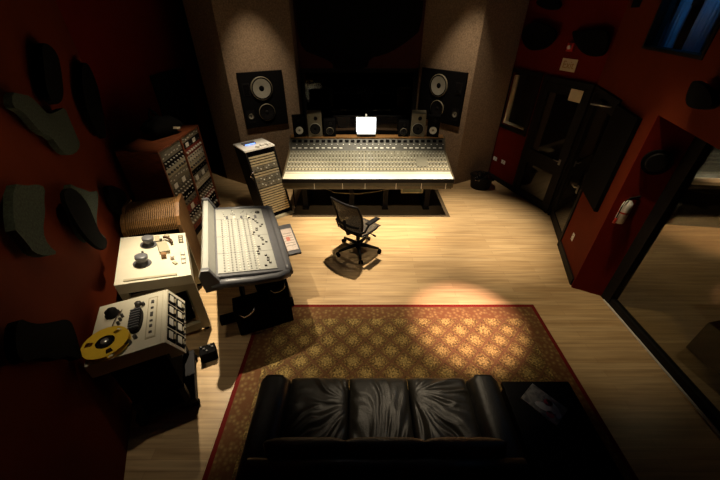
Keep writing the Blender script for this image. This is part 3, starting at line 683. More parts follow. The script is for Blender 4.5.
def arm(sx):
    mb = MB(); prof = []
    pts = [(-.13, .06), (-.13, .45), (-.125, .53), (-.07, .57), (.05, .57), (.11, .54), (.125, .47), (.12, .06)]
    XZ = Matrix(((1, 0, 0, 0), (0, 0, -1, 0), (0, 1, 0, 0), (0, 0, 0, 1)))
    mb.prism(smooth_poly([(p[0] * sx, p[1]) for p in pts], 2), -.90, -.03, 'leather', Matrix.Translation((sx * .90, 0, 0)) @ XZ, .04)
    for f_ in mb.bm.faces: f_.smooth = True
    o = mb.build('armrest', so); return o
arm(-1); arm(1)
mb = MB(); mb.box((0, .07, .42), (1.80, .17, .66), 'leather', bev=.05); mb.tube([(-.88, .12, .735), (-.4, .12, .75), (0, .12, .75), (.4, .12, .75), (.88, .12, .735)], .075, 'leather', 14); mb.build('backrest', so)

# ------------------------------------------------------------------ side table and magazine
tb = thing('side_table', 'low black side table right of the sofa, carrying the magazine', 'table', (1.52, 1.14, .012))
mb = MB(); mb.box((0, 0, .465), (.58, .92, .045), 'black', bev=.005); mb.build('table_top', tb)
mb = MB(); mb.box((-.26, 0, .225), (.03, .86, .42), 'black').box((.26, 0, .225), (.03, .86, .42), 'black').box((0, .41, .225), (.49, .03, .42), 'black').box((0, 0, .05), (.49, .79, .03), 'walnut'); mb.build('body', tb)
mg = thing('magazine', 'magazine with a grey cover and a red and white picture lying on the side table', 'magazine', (1.50, 1.40, .4995), 40)
mb = MB(); mb.box((0, 0, .005), (.20, .29, .010), 'paperpink', bev=.001); mb.build('pages', mg)
def cover_mat():
    m = bpy.data.materials.new('magazine_cover'); m.use_nodes = True; nt = m.node_tree; b = nt.nodes['Principled BSDF']
    tc = nt.nodes.new('ShaderNodeTexCoord'); n = nt.nodes.new('ShaderNodeTexNoise'); n.inputs['Scale'].default_value = 14; n.inputs['Detail'].default_value = 2
    nt.links.new(tc.outputs['Object'], n.inputs[0]); r = nt.nodes.new('ShaderNodeValToRGB'); cr = r.color_ramp
    for _ in range(2): cr.elements.new(.5)
    for e_, (p_, c_) in zip(cr.elements, ((.35, (.12, .10, .08)), (.5, (.36, .33, .26)), (.62, (.20, .18, .14)), (.8, (.5, .47, .40)))): e_.position = p_; e_.color = (*c_, 1)
    nt.links.new(n.outputs['Fac'], r.inputs[0]); nt.links.new(r.outputs[0], b.inputs['Base Color']); b.inputs['Roughness'].default_value = .35; return m
mb = MB(); mb.box((0, 0, .0108), (.198, .288, .0012), cover_mat())
blobs = [((-.02, -.03), .035, .09, 20, 'white'), ((.035, -.055), .02, .06, -15, 'white'), ((-.05, -.075), .028, .03, 0, 'redpaint'), ((.03, -.02), .03, .035, 30, 'redpaint'), ((.06, -.10), .02, .05, -20, 'cone'), ((-.01, -.12), .03, .02, 10, 'white')]
for (c_, a_, b_, rr, m_) in blobs:
    poly = [(a_ * math.cos(t * math.pi / 6) , b_ * math.sin(t * math.pi / 6)) for t in range(12)]
    mb.prism(poly, 0, .0006, m_, Matrix.Translation((c_[0], c_[1], .0115)) @ Matrix.Rotation(R(rr), 4, 'Z'))
mb.build('cover', mg)

# ------------------------------------------------------------------ bin by the red wall
bn = thing('waste_bin', 'black bin full of crumpled black bags beside the outlet plates', 'bin', (2.66, 6.56, 0))
mb = MB(); mb.lathe([(0, .0), (.20, .0), (.24, .26), (.255, .27), (.245, .275), (.225, .26), (.19, .05), (0, .05)], 'black', n=28); mb.build('body', bn)
mb = MB(); mb.pad((0, 0, .235), (.42, .42, .15), 'gloss', lambda u, v: .9 * noise.noise(Vector((u * 3, v * 3, 2))) + .5 * noise.noise(Vector((u * 7, v * 7, 5))), 30, 30, 2.2); mb.build('bag', bn)

# ------------------------------------------------------------------ leaning equipment rack left of console
rk = thing('equipment_rack', 'leaning black rack with rows of pale slats left of the console', 'equipment rack', (-1.70, 5.06, 0), 40)
wK, dK, hK, ln = .54, .48, 1.24, .28
def sh(x, y, z): return (x - .04 * z, y + ln * z / hK, z)
def shbox(mb, x0, x1, y0, y1, z0, z1, m): mb.hexa([sh(x0, y0, z0), sh(x1, y0, z0), sh(x1, y1, z0), sh(x0, y1, z0), sh(x0, y0, z1), sh(x1, y0, z1), sh(x1, y1, z1), sh(x0, y1, z1)], m)
mb = MB(); shbox(mb, 0, .025, 0, dK, .04, hK, 'black'); mb.build('side_panel', rk)
mb = MB(); shbox(mb, wK - .025, wK, 0, dK, .04, hK, 'black'); mb.build('side_panel', rk)
mb = MB(); shbox(mb, .025, wK - .025, .03, dK, .04, hK - .01, 'matblack'); mb.build('carcass', rk)
mb = MB(); shbox(mb, -.005, wK + .005, -.01, dK, hK, hK + .025, 'white'); mb.build('top_panel', rk, 'pale metal top')
mb = MB(); shbox(mb, -.01, wK + .01, -.03, dK, .0, .04, 'beigeside'); mb.build('plinth', rk)
z = .12; kinds = ['slat'] * 11 + ['unit', 'unit'] + ['slat'] * 2 + ['unit2'] + ['slat'] * 4
for k in kinds:
    h_ = .044 if k == 'slat' else .098
    mb = MB()
    if k == 'slat':
        shbox(mb, .035, wK - .035, .008, .028, z, z + h_ - .020, 'rackgold')
        if z > .3:
            shbox(mb, wK - .09, wK - .07, .008, .012, z + .006, z + .022, 'white')
        mb.build('rack_unit', rk)
    else:
        shbox(mb, .035, wK - .035, .01, .028, z, z + h_ - .008, 'rackface')
        u_ = mb.build('rack_unit', rk)
        for i in range(8): kb = MB(); kb.cyl(sh(.08 + i * .052, .012, z + .035 + .03 * (i % 2)), sh(.08 + i * .052, -.008, z + .035 + .03 * (i % 2)), .010, 'knobl' if i % 3 else 'knobd', n=10); kb.build('knob', u_)
    z += h_
for i in range(3):
    mb = MB(); a = .26 + .09 * i; b_ = sh(a, .0 + .02 * (i % 2), hK + .026)
    mb.box((b_[0], b_[1] + .05, b_[2] + .02), (.07, .09, .03), 'white', rot=(0, 0, .4 * i - .4), bev=.004)
    tag(mb.build('adapter_box'), ['small white box on top of the leaning rack, the left one', 'small white box on top of the leaning rack, the middle one', 'small white box on top of the leaning rack, the right one'][i], 'box', 'small white boxes on the leaning rack')
for o in [x for x in C.objects if x.name.startswith('adapter_box')]:
    o.data.transform(Matrix.Translation((-1.70, 5.06, 0)) @ Matrix.Rotation(R(40), 4, 'Z'))
mb = MB(); b_ = sh(.16, .30, hK + .026); mb.box((b_[0] + .05, b_[1], b_[2] + .012), (.22, .12, .024), 'rim', bev=.004); o = mb.build('lamp_unit', rk); 
mb = MB(); mb.box((b_[0] + .05, b_[1] - .064, b_[2] + .012), (.18, .006, .012), 'bluelamp'); mb.build('indicator', o, 'blue glowing strip')
mb = MB(); mb.tube([(-.03, .10, .95), (-.07, .12, .93), (-.08, .15, .86), (-.05, .16, .82)], .012, 'chrome'); mb.build('handle', rk)
# black speaker stand / cable post behind
mb = MB(); mb.tube([(wK + .02, -.02, .75), (wK + .05, -.04, .60), (wK + .03, -.05, .40), (wK + .05, -.02, .12)], .01, 'matblack'); mb.build('cable', rk)

# ------------------------------------------------------------------ walnut double rack against left wall
wr_ = thing('outboard_rack', 'tall walnut double rack full of audio gear against the left wall', 'equipment rack', (-2.80, 4.36, 0))
Dk, Wk, Hk = .60, 1.36, 1.57
mb = MB(); mb.box((-Dk / 2, Wk / 2, Hk - .015), (Dk, Wk, .03), 'walnut', bev=.004); mb.build('top_panel', wr_)
mb = MB(); mb.box((-Dk / 2, .015, Hk / 2 - .02), (Dk, .03, Hk - .035), 'walnut', bev=.003); mb.build('side_panel', wr_)
mb = MB(); mb.box((-Dk / 2, Wk - .015, Hk / 2 - .02), (Dk, .03, Hk - .035), 'walnut', bev=.003); mb.build('side_panel', wr_)
mb = MB(); mb.box((-Dk / 2, Wk / 2, Hk / 2 - .02), (Dk, .03, Hk - .035), 'walnut', bev=.003); mb.build('divider', wr_)
mb = MB(); mb.box((-Dk + .04, Wk / 2, Hk / 2), (.02, Wk - .06, Hk - .06), 'matblack').box((-Dk / 2, Wk / 2, .04), (Dk - .03, Wk - .06, .08), 'black'); mb.build('carcass', wr_)
random.seed(11)
def unit(y0, y1, z0, z1, face, kn, style):
    mb = MB(); mb.box((-.10, (y0 + y1) / 2, (z0 + z1) / 2), (.16, y1 - y0, z1 - z0 - .005), face, bev=.003); u_ = mb.build('rack_unit', wr_)
    zc = (z0 + z1) / 2; hh = z1 - z0; n = 7
    for i in range(n):
        yy = y0 + (y1 - y0) * (i + .7) / (n + .4)
        for dz in ((-.28, .28) if style == 1 else (0,)):
            kb = MB(); nm = 'knob'
            if style == 0: kb.cyl((-.022, yy, zc), (.004, yy, zc), .018, kn, n=12)
            elif style == 1: kb.cyl((-.022, yy, zc + dz * hh), (.0, yy, zc + dz * hh), .010, kn, n=10)
            elif style == 2 and i in (1, 4): kb.box((-.019, yy, zc), (.006, .10, hh * .65), kn, bev=.002); nm = 'meter'
            elif style == 2: kb.cyl((-.022, yy, zc - hh * .2), (-.002, yy, zc - hh * .2), .012, 'knobd', n=10)
            else: kb.box((-.019, yy, zc + random.uniform(-.2, .2) * hh), (.005, .035, .014), kn); nm = 'display'
            kb.build(nm, u_)
c1 = [(.09, 'maroon', 'knobd', 3), (.13, 'rackface', 'knobl', 0), (.10, 'black', 'knobl', 1), (.14, 'maroon', 'knobl', 2), (.10, 'rackface', 'knobd', 0), (.12, 'matblack', 'knobl', 3), (.13, 'meter', 'knobl', 1), (.12, 'greybrown', 'knobl', 2), (.10, 'rackface', 'knobl', 3), (.13, 'beigeside', 'knobd', 0), (.12, 'black', 'knobl', 1)]
c2 = [(.10, 'black', 'knobl', 0), (.13, 'matblack', 'knobl', 3), (.09, 'maroon', 'knobl', 0), (.11, 'greybrown', 'knobl', 1), (.10, 'matblack', 'knobd', 0), (.12, 'beigeside', 'knobl', 3), (.13, 'rackface', 'knobl', 2), (.09, 'matblack', 'knobd', 3), (.13, 'beigeside', 'knobd', 0), (.12, 'beige', 'knobd', 1), (.12, 'maroon', 'knobl', 0), (.10, 'black', 'knobl', 2)]
for cols, y0, y1 in ((c1, .035, Wk / 2 - .02), (c2, Wk / 2 + .02, Wk - .035)):
    z = .10; 
    for (h_, fm, kn, st) in cols:
        if z + h_ > Hk - .04: break
        unit(y0, y1, z, z + h_, fm, kn, st); z += h_
    if Hk - .04 - z > .03: unit(y0, y1, z, Hk - .035, 'rackface', 'knobl', 3)
# black soft bag on top
bg = thing('soft_bag', 'black soft bag with a pale tag lying on top of the walnut rack', 'bag', (-3.08, 5.12, 1.57), 65)
mb = MB(); mb.pad((0, 0, .13), (.52, .34, .26), 'matblack', lambda u, v: .3 * noise.noise(Vector((u * 2, v * 2, 9))) + .25 * (1 - abs(u)), 24, 20, 2.5); mb.build('body', bg)
mb = MB(); mb.tube([(-.13, 0, .22), (-.12, .02, .34), (-.08, .03, .40), (-.03, .02, .34), (.02, 0, .24)], .022, 'matblack'); mb.build('handle', bg)
mb = MB(); mb.box((.12, -.165, .10), (.12, .008, .035), 'paper', rot=(.2, .3, 0)); mb.build('tag', bg, 'pale tag')

# ------------------------------------------------------------------ ribbed wooden cabinet
rc = thing('rolltop_cabinet', 'wooden roll top cabinet with a ribbed curved cover behind the cream tape machine', 'cabinet', (-2.27, 3.47, 0), 17)
wR, dR = .66, .50
prof = [(0, .88), (.02, .96), (.07, 1.03), (.15, 1.09), (.26, 1.12), (.38, 1.13), (.50, 1.10), (.50, .88)]
mb = MB()
nr = 26
for i in range(nr):
    x0 = -wR + .05 + (wR - .10) * i / nr; x1 = x0 + (wR - .10) / nr
    ofs = .008
    pr = prof
    yz(mb, pr, x0 + .0042, x1 - .0042, 'tambour', .004)
mb.build('ribbed_cover', rc, 'ribbed brown curved cover')
for x in (-wR + .022, -.022):
    mb = MB(); yz(mb, [(-.01, .06), (-.01, .94), (.05, 1.04), (.24, 1.14), (.52, 1.13), (.52, .06)], x - .022, x + .022, 'wood', .004); mb.build('side_panel', rc)
mb = MB(); mb.box((-wR / 2, .25, .46), (wR - .10, .46, .76), 'matblack'); yz(mb, [(y_ * .97 + .01, z_ - .012) for y_, z_ in prof], -wR + .05, -.05, 'matblack'); mb.build('body', rc)
mb = MB(); mb.box((-wR - .012, .18, .96), (.03, .12, .08), 'rim', bev=.004); mb.build('latch_box', rc, 'grey box on the left end')
for x in (-wR + .05, -.05):
    for y in (.05, .45):
        mb = MB(); mb.cyl((x - .015, y, .03), (x + .015, y, .03), .03, 'matblack'); mb.build('caster', rc)

# ------------------------------------------------------------------ tape machine 1 (cream, two bare hubs)
def hub(mb, x, y, z, r=.055):
    T_ = Matrix.Translation((x, y, z)); mb.lathe([(0, 0), (r * 1.35, 0), (r * 1.35, .012), (r, .014), (r, .02), (r * .72, .022), (r * .72, .055), (r * .80, .058), (r * .80, .085), (r * .5, .09), (0, .09)], 'rim', T_, 24)
t1 = thing('tape_machine', 'cream tape machine with two bare dark hubs beside the grey desk', 'tape machine', (-1.79, 2.60, 0), 28)
# local: x towards operator (negative = back), y along width
tilt = math.atan2(.13, .65); dz0 = .85
def dk(x, y, h=0): # deck point
    return (x - h * math.sin(tilt) * -1, y, dz0 - x * math.tan(tilt) + h)
mb = MB(); mb.hexa([(-.65, 0, .86), (0, 0, .73), (0, .92, .73), (-.65, .92, .86), dk(-.65, 0), dk(0, 0), dk(0, .92), dk(-.65, .92)], 'beige'); deck = mb.build('deck', t1)
Td = Matrix.Translation((0, 0, dz0)) @ Matrix.Rotation(tilt, 4, 'Y')
def dbox(mb, x, y, h, dx, dy, dh, m, rz=0):
    t = Td @ Matrix.Translation((x, y, h + dh / 2)) @ Matrix.Rotation(R(rz), 4, 'Z') @ Matrix.Diagonal((dx, dy, dh, 1)); r = bmesh.ops.create_cube(mb.bm, size=1, matrix=t)
    mb._fin(list({f_ for v in r['verts'] for f_ in v.link_faces}), m)
def dl(mb, x, y, prof, m, n=24): mb.lathe(prof, m, Td @ Matrix.Translation((x, y, 0)), n)
for (x, y) in ((-.44, .32), (-.385, .70)):
    mb = MB(); dl(mb, x, y, [(0, .001), (.085, .001), (.085, .010), (.06, .012), (.055, .03), (.048, .032), (.048, .07), (.06, .072), (.06, .10), (.035, .105), (0, .105)], 'rim'); mb.build('hub', deck, 'dark grey hub')
mb = MB(); dbox(mb, -.24, .58, .002, .10, .22, .035, 'beigeside', 8); dbox(mb, -.24, .40, .002, .05, .05, .05, 'wood'); dl(mb, -.16, .35, [(0, 0), (.02, 0), (.02, .04), (0, .04)], 'paperpink', 14); mb.build('head_block', deck)
mb = MB(); pts = [Td @ Vector((-.20 + .05 * math.cos(t * .35), .70 + .09 * math.sin(t * .35 - .6), .035)) for t in range(8)]; mb.tube(pts, .014, 'tapebrown'); mb.build('tape_guide', deck)
mb = MB(); dbox(mb, -.30, .80, .002, .05, .12, .02, 'beigeside'); dbox(mb, -.26, .74, .002, .03, .03, .04, 'knobd'); dbox(mb, -.44, .52, .002, .02, .02, .03, 'knobd'); dbox(mb, -.14, .25, .002, .03, .05, .015, 'beigeside', 30); dl(mb, -.20, .86, [(0, 0), (.03, 0), (.03, .02), (0, .02)], 'beigeside', 14); mb.build('roller', deck)
mb = MB(); dbox(mb, -.055, .76, .001, .05, .17, .010, 'black'); 
for k in range(3): dbox(mb, -.055, .70 + .055 * k, .011, .03, .035, .005, 'beigeside')
mb.build('counter_display', deck, 'black counter window')
mb = MB()
for k in range(3): dbox(mb, -.055, .26 + .085 * k, .001, .045, .065, .006, 'rim'); dbox(mb, -.055, .26 + .085 * k, .007, .034, .052, .005, 'beige')
mb.build('transport_buttons', deck)
mb = MB(); dbox(mb, -.36, .045, .001, .46, .028, .010, 'beigeside', -1); mb.build('trim_strip', deck)
for y in (0.0, .86):
    mb = MB(); mb.hexa([(-.09, y, .05), (.0, y, .05), (.0, y + .06, .05), (-.09, y + .06, .05), (-.09, y, .745), (0, y, .73), (0, y + .06, .73), (-.09, y + .06, .745)], 'beigeside')
    mb.hexa([(-.65, y, .05), (-.58, y, .05), (-.58, y + .06, .05), (-.65, y + .06, .05), (-.65, y, .86), (-.58, y, .845), (-.58, y + .06, .845), (-.65, y + .06, .86)], 'beigeside')
    mb.box((-.33, y + .03, .10), (.62, .058, .10), 'beigeside'); mb.box((-.33, y + .03, .72), (.50, .058, .10), 'beigeside'); mb.build('side_frame', t1)
mb = MB(); mb.box((-.35, .46, .45), (.44, .76, .55), 'matblack', bev=.01); mb.build('electronics_bay', t1)
mb = MB(); mb.box((-.115, .46, .52), (.02, .70, .34), 'green')
for k in range(6): mb.box((-.10, .18 + .11 * k, .55), (.012, .08, .22), 'beigeside')
mb.build('channel_cards', t1, 'green and cream module fronts')
for (x, y) in ((-.05, .03), (-.05, .89), (-.6, .03), (-.6, .89)):
    mb = MB(); mb.cyl((x, y - .015, .027), (x, y + .015, .027), .027, 'matblack'); mb.build('caster', t1)

# ------------------------------------------------------------------ tape machine 2 (with yellow reel)
t2 = thing('tape_machine', 'beige tape machine with a yellow reel nearest the camera', 'tape machine', (-1.545, 1.62, 0), 25)
z2 = 1.0
mb = MB(); mb.box((-.26, .33, .93), (.52, .66, .14), 'beige', bev=.006); dk2 = mb.build('deck', t2)
mb = MB(); mb.hexa([(0, 0, .80), (.11, 0, .80), (.11, .66, .80), (0, .66, .80), (0, 0, z2 - .005), (.015, 0, z2 - .005), (.015, .66, z2 - .005), (0, .66, z2 - .005)], 'beige')
vp = mb.build('meter_panel', t2)
nrm = Vector((.195, 0, .095)).normalized(); pa = math.atan2(.095, .195)
Tp = Matrix.Translation((.0155, 0, z2 - .005)) @ Matrix.Rotation(math.pi / 2 - pa, 4, 'Y')   # local x runs down the slope, z out
def pbox(mb, d_, y, h, dx, dy, dh, m):
    t = Tp @ Matrix.Translation((d_, y, h + dh / 2)) @ Matrix.Diagonal((dx, dy, dh, 1)); r = bmesh.ops.create_cube(mb.bm, size=1, matrix=t)
    mb._fin(list({f_ for v in r['verts'] for f_ in v.link_faces}), m)
for r_ in range(2):
    for k in range(4):
        mb = MB(); dd = .055 + .095 * r_; yy = .10 + .15 * k
        pbox(mb, dd, yy, 0, .085, .128, .006, 'matblack'); pbox(mb, dd - .010, yy, .006, .040, .078, .004, 'knobl'); pbox(mb, dd + .028, yy, .006, .014, .05, .006, 'beigeside'); mb.build('vu_meter', vp)
mb = MB()
for k in range(9):
    mb = MB(); T_ = Tp @ Matrix.Translation((.195, .07 + .065 * k, 0)); mb.lathe([(0, 0), (.012, 0), (.010, .014), (0, .014)], 'knobd', T_, 10); mb.build('knob', vp)
def hub2(mb, x, y, z): mb.lathe([(0, 0), (.055, 0), (.055, .015), (.045, .018), (.045, .05), (.018, .055), (.015, .075), (0, .075)], 'black', Matrix.Translation((x, y, z)), 20)
mb = MB(); hub2(mb, -.40, .50, z2); mb.build('hub', dk2, 'black hub')
mb = MB(); mb.lathe([(0, 0), (.062, 0), (.062, .012), (.05, .014), (.045, .065), (.03, .07), (0, .07)], 'black', Matrix.Translation((-.38, .13, z2)), 22); mb.build('hub', dk2, 'black hub')
mb = MB(); mb.lathe([(0, .0), (.028, 0), (.026, .008), (0, .009)], 'silver', Matrix.Translation((-.38, .13, z2 + .07)), 16); mb.build('hub_cap', dk2)
# reel: flange with three windows
rl = thing('tape_reel', 'yellow tape reel with dark slots on the hub of the beige tape machine', 'tape reel', (0, 0, 0))
rl.matrix_world = Matrix.Translation((-1.545, 1.62, 0)) @ Matrix.Rotation(R(25), 4, 'Z') @ Matrix.Translation((-.38, .13, z2))
def reel(zz):
    mb = MB(); Ro, Ri = .155, .064; n = 72
    def solid(r_, a_): 
        a_ = a_ % 360
        for c_ in (50, 170, 290):
            dd = abs((a_ - c_ + 180) % 360 - 180)
            if dd < 9 and .085 < r_ < .135: return False
        return True
    rs = [Ri, .085, .11, .135, Ro]
    for i in range(n):
        for a, b in zip(rs, rs[1:]):
            am = 360 * (i + .5) / n
            if not solid((a + b) / 2, am): continue
            t0, t1_ = 2 * math.pi * i / n, 2 * math.pi * (i + 1) / n
            P4 = [(a * math.cos(t0), a * math.sin(t0)), (b * math.cos(t0), b * math.sin(t0)), (b * math.cos(t1_), b * math.sin(t1_)), (a * math.cos(t1_), a * math.sin(t1_))]
            mb.prism(P4, zz, zz + .003, 'yellow')
    return mb.build('flange', rl)
reel(.020); reel(.060)
mb = MB(); mb.lathe([(.064, .023), (.084, .023), (.084, .060), (.064, .060)], 'tapebrown', n=40); mb.build('tape_pack', rl)
mb = MB(); mb.lathe([(.064, .0605), (.052, .0635), (.0635, .066)], 'black'); mb.build('hub_ring', rl)
# head stack etc
mb = MB(); Th = Matrix.Translation((-.21, .33, z2))
mb.prism(smooth_poly([(-.04, -.13), (.03, -.15), (.05, -.05), (.05, .08), (.03, .14), (-.03, .13), (-.045, .0)], 2), 0, .045, 'black', Th, .006)
for k in range(8): mb.box((-.21, .22 + .03 * k, z2 + .05), (.075, .012, .012), 'rim')
mb.build('head_block', dk2, 'dark ribbed head cover')
mb = MB(); pts = [(-.33 + .07 * abs(math.sin(t * .3)) * 0 - .05 * math.sin(t * math.pi / 9), .16 + .36 * t / 9, z2 + .012) for t in range(10)]; mb.tube(pts, .004, 'tapebrown', 6); mb.build('tape', dk2)
for (x, y, r_) in ((-.21, .54, .028), (-.17, .52, .016), (-.245, .10, .026), (-.20, .14, .016), (-.33, .40, .012), (-.32, .44, .012), (-.34, .36, .012)):
    mb = MB(); mb.lathe([(0, 0), (r_, 0), (r_ * .9, .03), (0, .032)], 'knobd', Matrix.Translation((x, y, z2)), 14); mb.build('guide_roller', dk2)
mb = MB(); mb.box((-.095, .34, z2 + .003), (.075, .50, .006), 'beigeside', bev=.002).box((-.095, .34, z2 + .0065), (.06, .47, .003), 'beige')
for (y, h_) in ((.52, .05), (.44, .03), (.36, .07), (.28, .025), (.22, .04), (.15, .03)): mb.box((-.095, y, z2 + .011), (.022, h_ * .7, .008), 'knobd')
mb.build('control_strip', dk2)
mb = MB(); mb.box((-.02, .33, z2 + .001), (.002, .64, .003), 'beigeside'); mb.build('seam', dk2)
mb = MB(); mb.box((-.24, .33, .60), (.40, .54, .50), 'matblack', bev=.01); mb.build('electronics_bay', t2)
mb = MB(); mb.box((-.24, .33, .11), (.50, .60, .06), 'black', bev=.008); mb.box((-.42, .06, .24), (.05, .05, .22), 'black').box((-.06, .06, .24), (.05, .05, .22), 'black').box((-.42, .60, .24), (.05, .05, .22), 'black').box((-.06, .60, .24), (.05, .05, .22), 'black'); mb.build('trolley', t2)
for (x, y) in ((-.46, .06), (-.02, .06), (-.46, .6), (-.02, .6)):
    mb = MB(); mb.cyl((x, y - .014, .04), (x, y + .014, .04), .04, 'matblack'); mb.cyl((x, y, .04), (x, y, .09), .01, 'silver'); mb.build('caster', t2)

# small dark knobbed box on the floor between the machines
mb = MB(); mb.box((0, 0, .07), (.16, .13, .14), 'matblack', bev=.01); o = tag(mb.build('patch_box'), 'small black box with knobs standing between the two tape machines', 'box'); o.location = (-1.66, 2.20, 0); o.rotation_euler = (0, 0, R(25))
for k in range(5):
    mb = MB(); mb.cyl((-.056 + .028 * k, .035 - .035 * (k % 3), .14), (-.056 + .028 * k, .035 - .035 * (k % 3), .16), .010, 'knobd', n=12); mb.build('knob', o)

# ------------------------------------------------------------------ grey control surface desk
dw = thing('control_desk', 'white and slate grey digital mixing desk between the tape machines and the leaning rack', 'mixing desk', (-.82, 2.74, 0), 21.3)
# local: x negative = back (left), y = along length
Ld, Dd = 1.52, .70
def dh(x): return .80 - x * .12 / .70
mb = MB(); mb.hexa([(-Dd, 0, dh(-Dd) - .09), (0, 0, .70), (0, Ld, .70), (-Dd, Ld, dh(-Dd) - .09), (-Dd, 0, dh(-Dd)), (0, 0, .80), (0, Ld, .80), (-Dd, Ld, dh(-Dd))], 'rim'); fr = mb.build('desk_body', dw)
ta = math.atan2(.12, .70); Tc = Matrix.Translation((0, 0, .80)) @ Matrix.Rotation(ta, 4, 'Y')
def cbox(mb, x, y, h, dx, dy, dh_, m, rz=0):
    t = Tc @ Matrix.Translation((x, y, h + dh_ / 2)) @ Matrix.Rotation(R(rz), 4, 'Z') @ Matrix.Diagonal((dx, dy, dh_, 1)); r = bmesh.ops.create_cube(mb.bm, size=1, matrix=t)
    mb._fin(list({f_ for v in r['verts'] for f_ in v.link_faces}), m)
mb = MB(); cbox(mb, -.385, Ld / 2, .001, .60, Ld - .08, .008, 'grey')
for k in range(1, 4): cbox(mb, -.385, .04 + (Ld - .08) * (k / 4 if k < 3 else .80), .009, .60, .004, .001, 'rim')
random.seed(5)
for i in range(24):
    y = .075 + i * .048
    for x, m_ in ((-.62, 'midgrey'), (-.58, 'knobl'), (-.54, 'midgrey'), (-.50, 'midgrey'), (-.465, 'knobl'), (-.425, 'midgrey'), (-.38, 'knobl'), (-.35, 'midgrey'), (-.30, 'midgrey'), (-.27, 'knobl')):
        if y < 1.20: cbox(mb, x, y, .009, .016, .024, .006, m_)
for i in range(30): cbox(mb, -.60 + random.random() * .42, 1.24 + random.random() * .2, .009, .014, .014, .005, random.choice(['midgrey', 'knobl', 'rim']))
for k in range(5): cbox(mb, -.55 + .09 * k, 1.235, .009, .03, .07, .006, 'knobl' if k % 2 else 'rim')
mb.build('control_panel', dw, 'pale grey panel with rows of small buttons')
for i in range(24):
    y = .10 + i * .048; x = -.20 + .055 * math.sin(i * .75) + .02 * math.sin(i * 2.1)
    mb = MB(); cbox(mb, x, y, .009, .026, .015, .014, 'knobd'); cbox(mb, x, y, .023, .004, .015, .001, 'knobl'); mb.build('fader', dw)
mb = MB(); mb.lathe([(0, .009), (.032, .009), (.030, .022), (0, .024)], 'knobd', Tc @ Matrix.Translation((-.15, Ld - .16, 0)), 20); mb.build('jog_wheel', dw)
# wrist rest: rounded roll along the operator edge and the near end
mb = MB(); pts = [(.03 + .012 * math.sin(math.pi * t / 16), -.01 + (Ld + .03) * t / 16, .765) for t in range(17)]; mb.tube(pts, .046, 'rim', 14); mb.build('wrist_rest', dw)
mb = MB(); pts = [(-.75, -.035, .855), (-.60, -.055, .85), (-.35, -.065, .81), (-.10, -.055, .775), (.03, -.02, .765)]; mb.tube(pts, [.045, .048, .048, .048, .046], 'rim', 14); mb.build('end_cheek', dw)
mb = MB(); mb.tube([(-.75, Ld + .02, .88), (-.35, Ld + .03, .83), (.03, Ld + .01, .77)], [.045, .045, .045], 'rim', 12); mb.build('end_cheek', dw)
# rear meter bridge column
XZp = Matrix(((1, 0, 0, 0), (0, 0, 1, 0), (0, 1, 0, 0), (0, 0, 0, 1)))
mb = MB(); mb.prism([(-.69, .84), (-.695, .93), (-.74, 1.05), (-.79, 1.06), (-.82, 1.0), (-.80, .84)], -.02, Ld + .02, 'grey', XZp, .008); br_ = mb.build('meter_bridge', dw, 'silvery grey raised bridge along the back')
for y in (-.045, Ld + .045):
    mb = MB(); mb.prism([(-.65, .80), (-.67, .92), (-.73, 1.07), (-.80, 1.08), (-.84, 1.0), (-.82, .80)], y - .03, y + .03, 'rim', XZp, .012); mb.build('bridge_end_cap', dw, 'dark grey end cap')
# legs
for y in (.26, Ld - .14):
    mb = MB(); mb.hexa([(-.30, y - .04, .04), (-.06, y - .04, .04), (-.06, y + .04, .04), (-.30, y + .04, .04), (-.40, y - .04, .73), (-.04, y - .04, .70), (-.04, y + .04, .70), (-.40, y + .04, .73)], 'black'); mb.box((-.40, y, .05), (.90, .09, .10), 'matblack', bev=.008); mb.build('leg', dw)
mb = MB(); mb.box((-.52, Ld / 2, .40), (.03, Ld - .3, .30), 'matblack'); mb.build('modesty_panel', dw)
# pull out tray with paper
mb = MB(); mb.box((.15, .86, .62), (.24, .74, .03), 'rim', bev=.005); mb.box((.05, .86, .645), (.02, .74, .04), 'rim'); mb.build('side_tray', dw)
mb = MB(); mb.box((0, 0, .003), (.15, .54, .006), 'paperpink', bev=.001); 
for k in range(6): mb.box((.0, -.16 + .06 * k, .0065), (.12, .008, .001), 'greybrown')
mb.box((-.01, .0, .007), (.05, .10, .0012), mat('faded_red_print', (.6, .22, .16), .7))
o = tag(mb.build('script_page'), 'white page with printed lines on the tray at the right side of the grey desk', 'paper')
o.matrix_world = Matrix.Translation((-.82, 2.74, 0)) @ Matrix.Rotation(R(21.3), 4, 'Z') @ Matrix.Translation((.175, .83, .6355))
# black case with curved chrome handles at the near end of the desk
cs = thing('flight_case', 'stepped black case with curved metal handles at the near end of the grey desk', 'case', (-1.05, 2.62, .0), 21.3)
mb = MB(); mb.box((-.19, .09, .23), (.38, .20, .44), 'matblack', bev=.012); mb.build('lower_box', cs)
mb = MB(); mb.box((.13, .10, .33), (.24, .20, .64), 'matblack', bev=.012); mb.build('upper_box', cs)
mb = MB(); mb.tube([(-.33, -.02, .37), (-.28, -.065, .35), (-.22, -.07, .37), (-.17, -.065, .41), (-.15, -.02, .43)], .010, 'chrome'); mb.build('handle', cs)
mb = MB(); mb.tube([(.05, -.01, .60), (.09, -.05, .585), (.15, -.055, .59), (.20, -.045, .615), (.215, .0, .64)], .009, 'chrome'); mb.build('handle', cs)

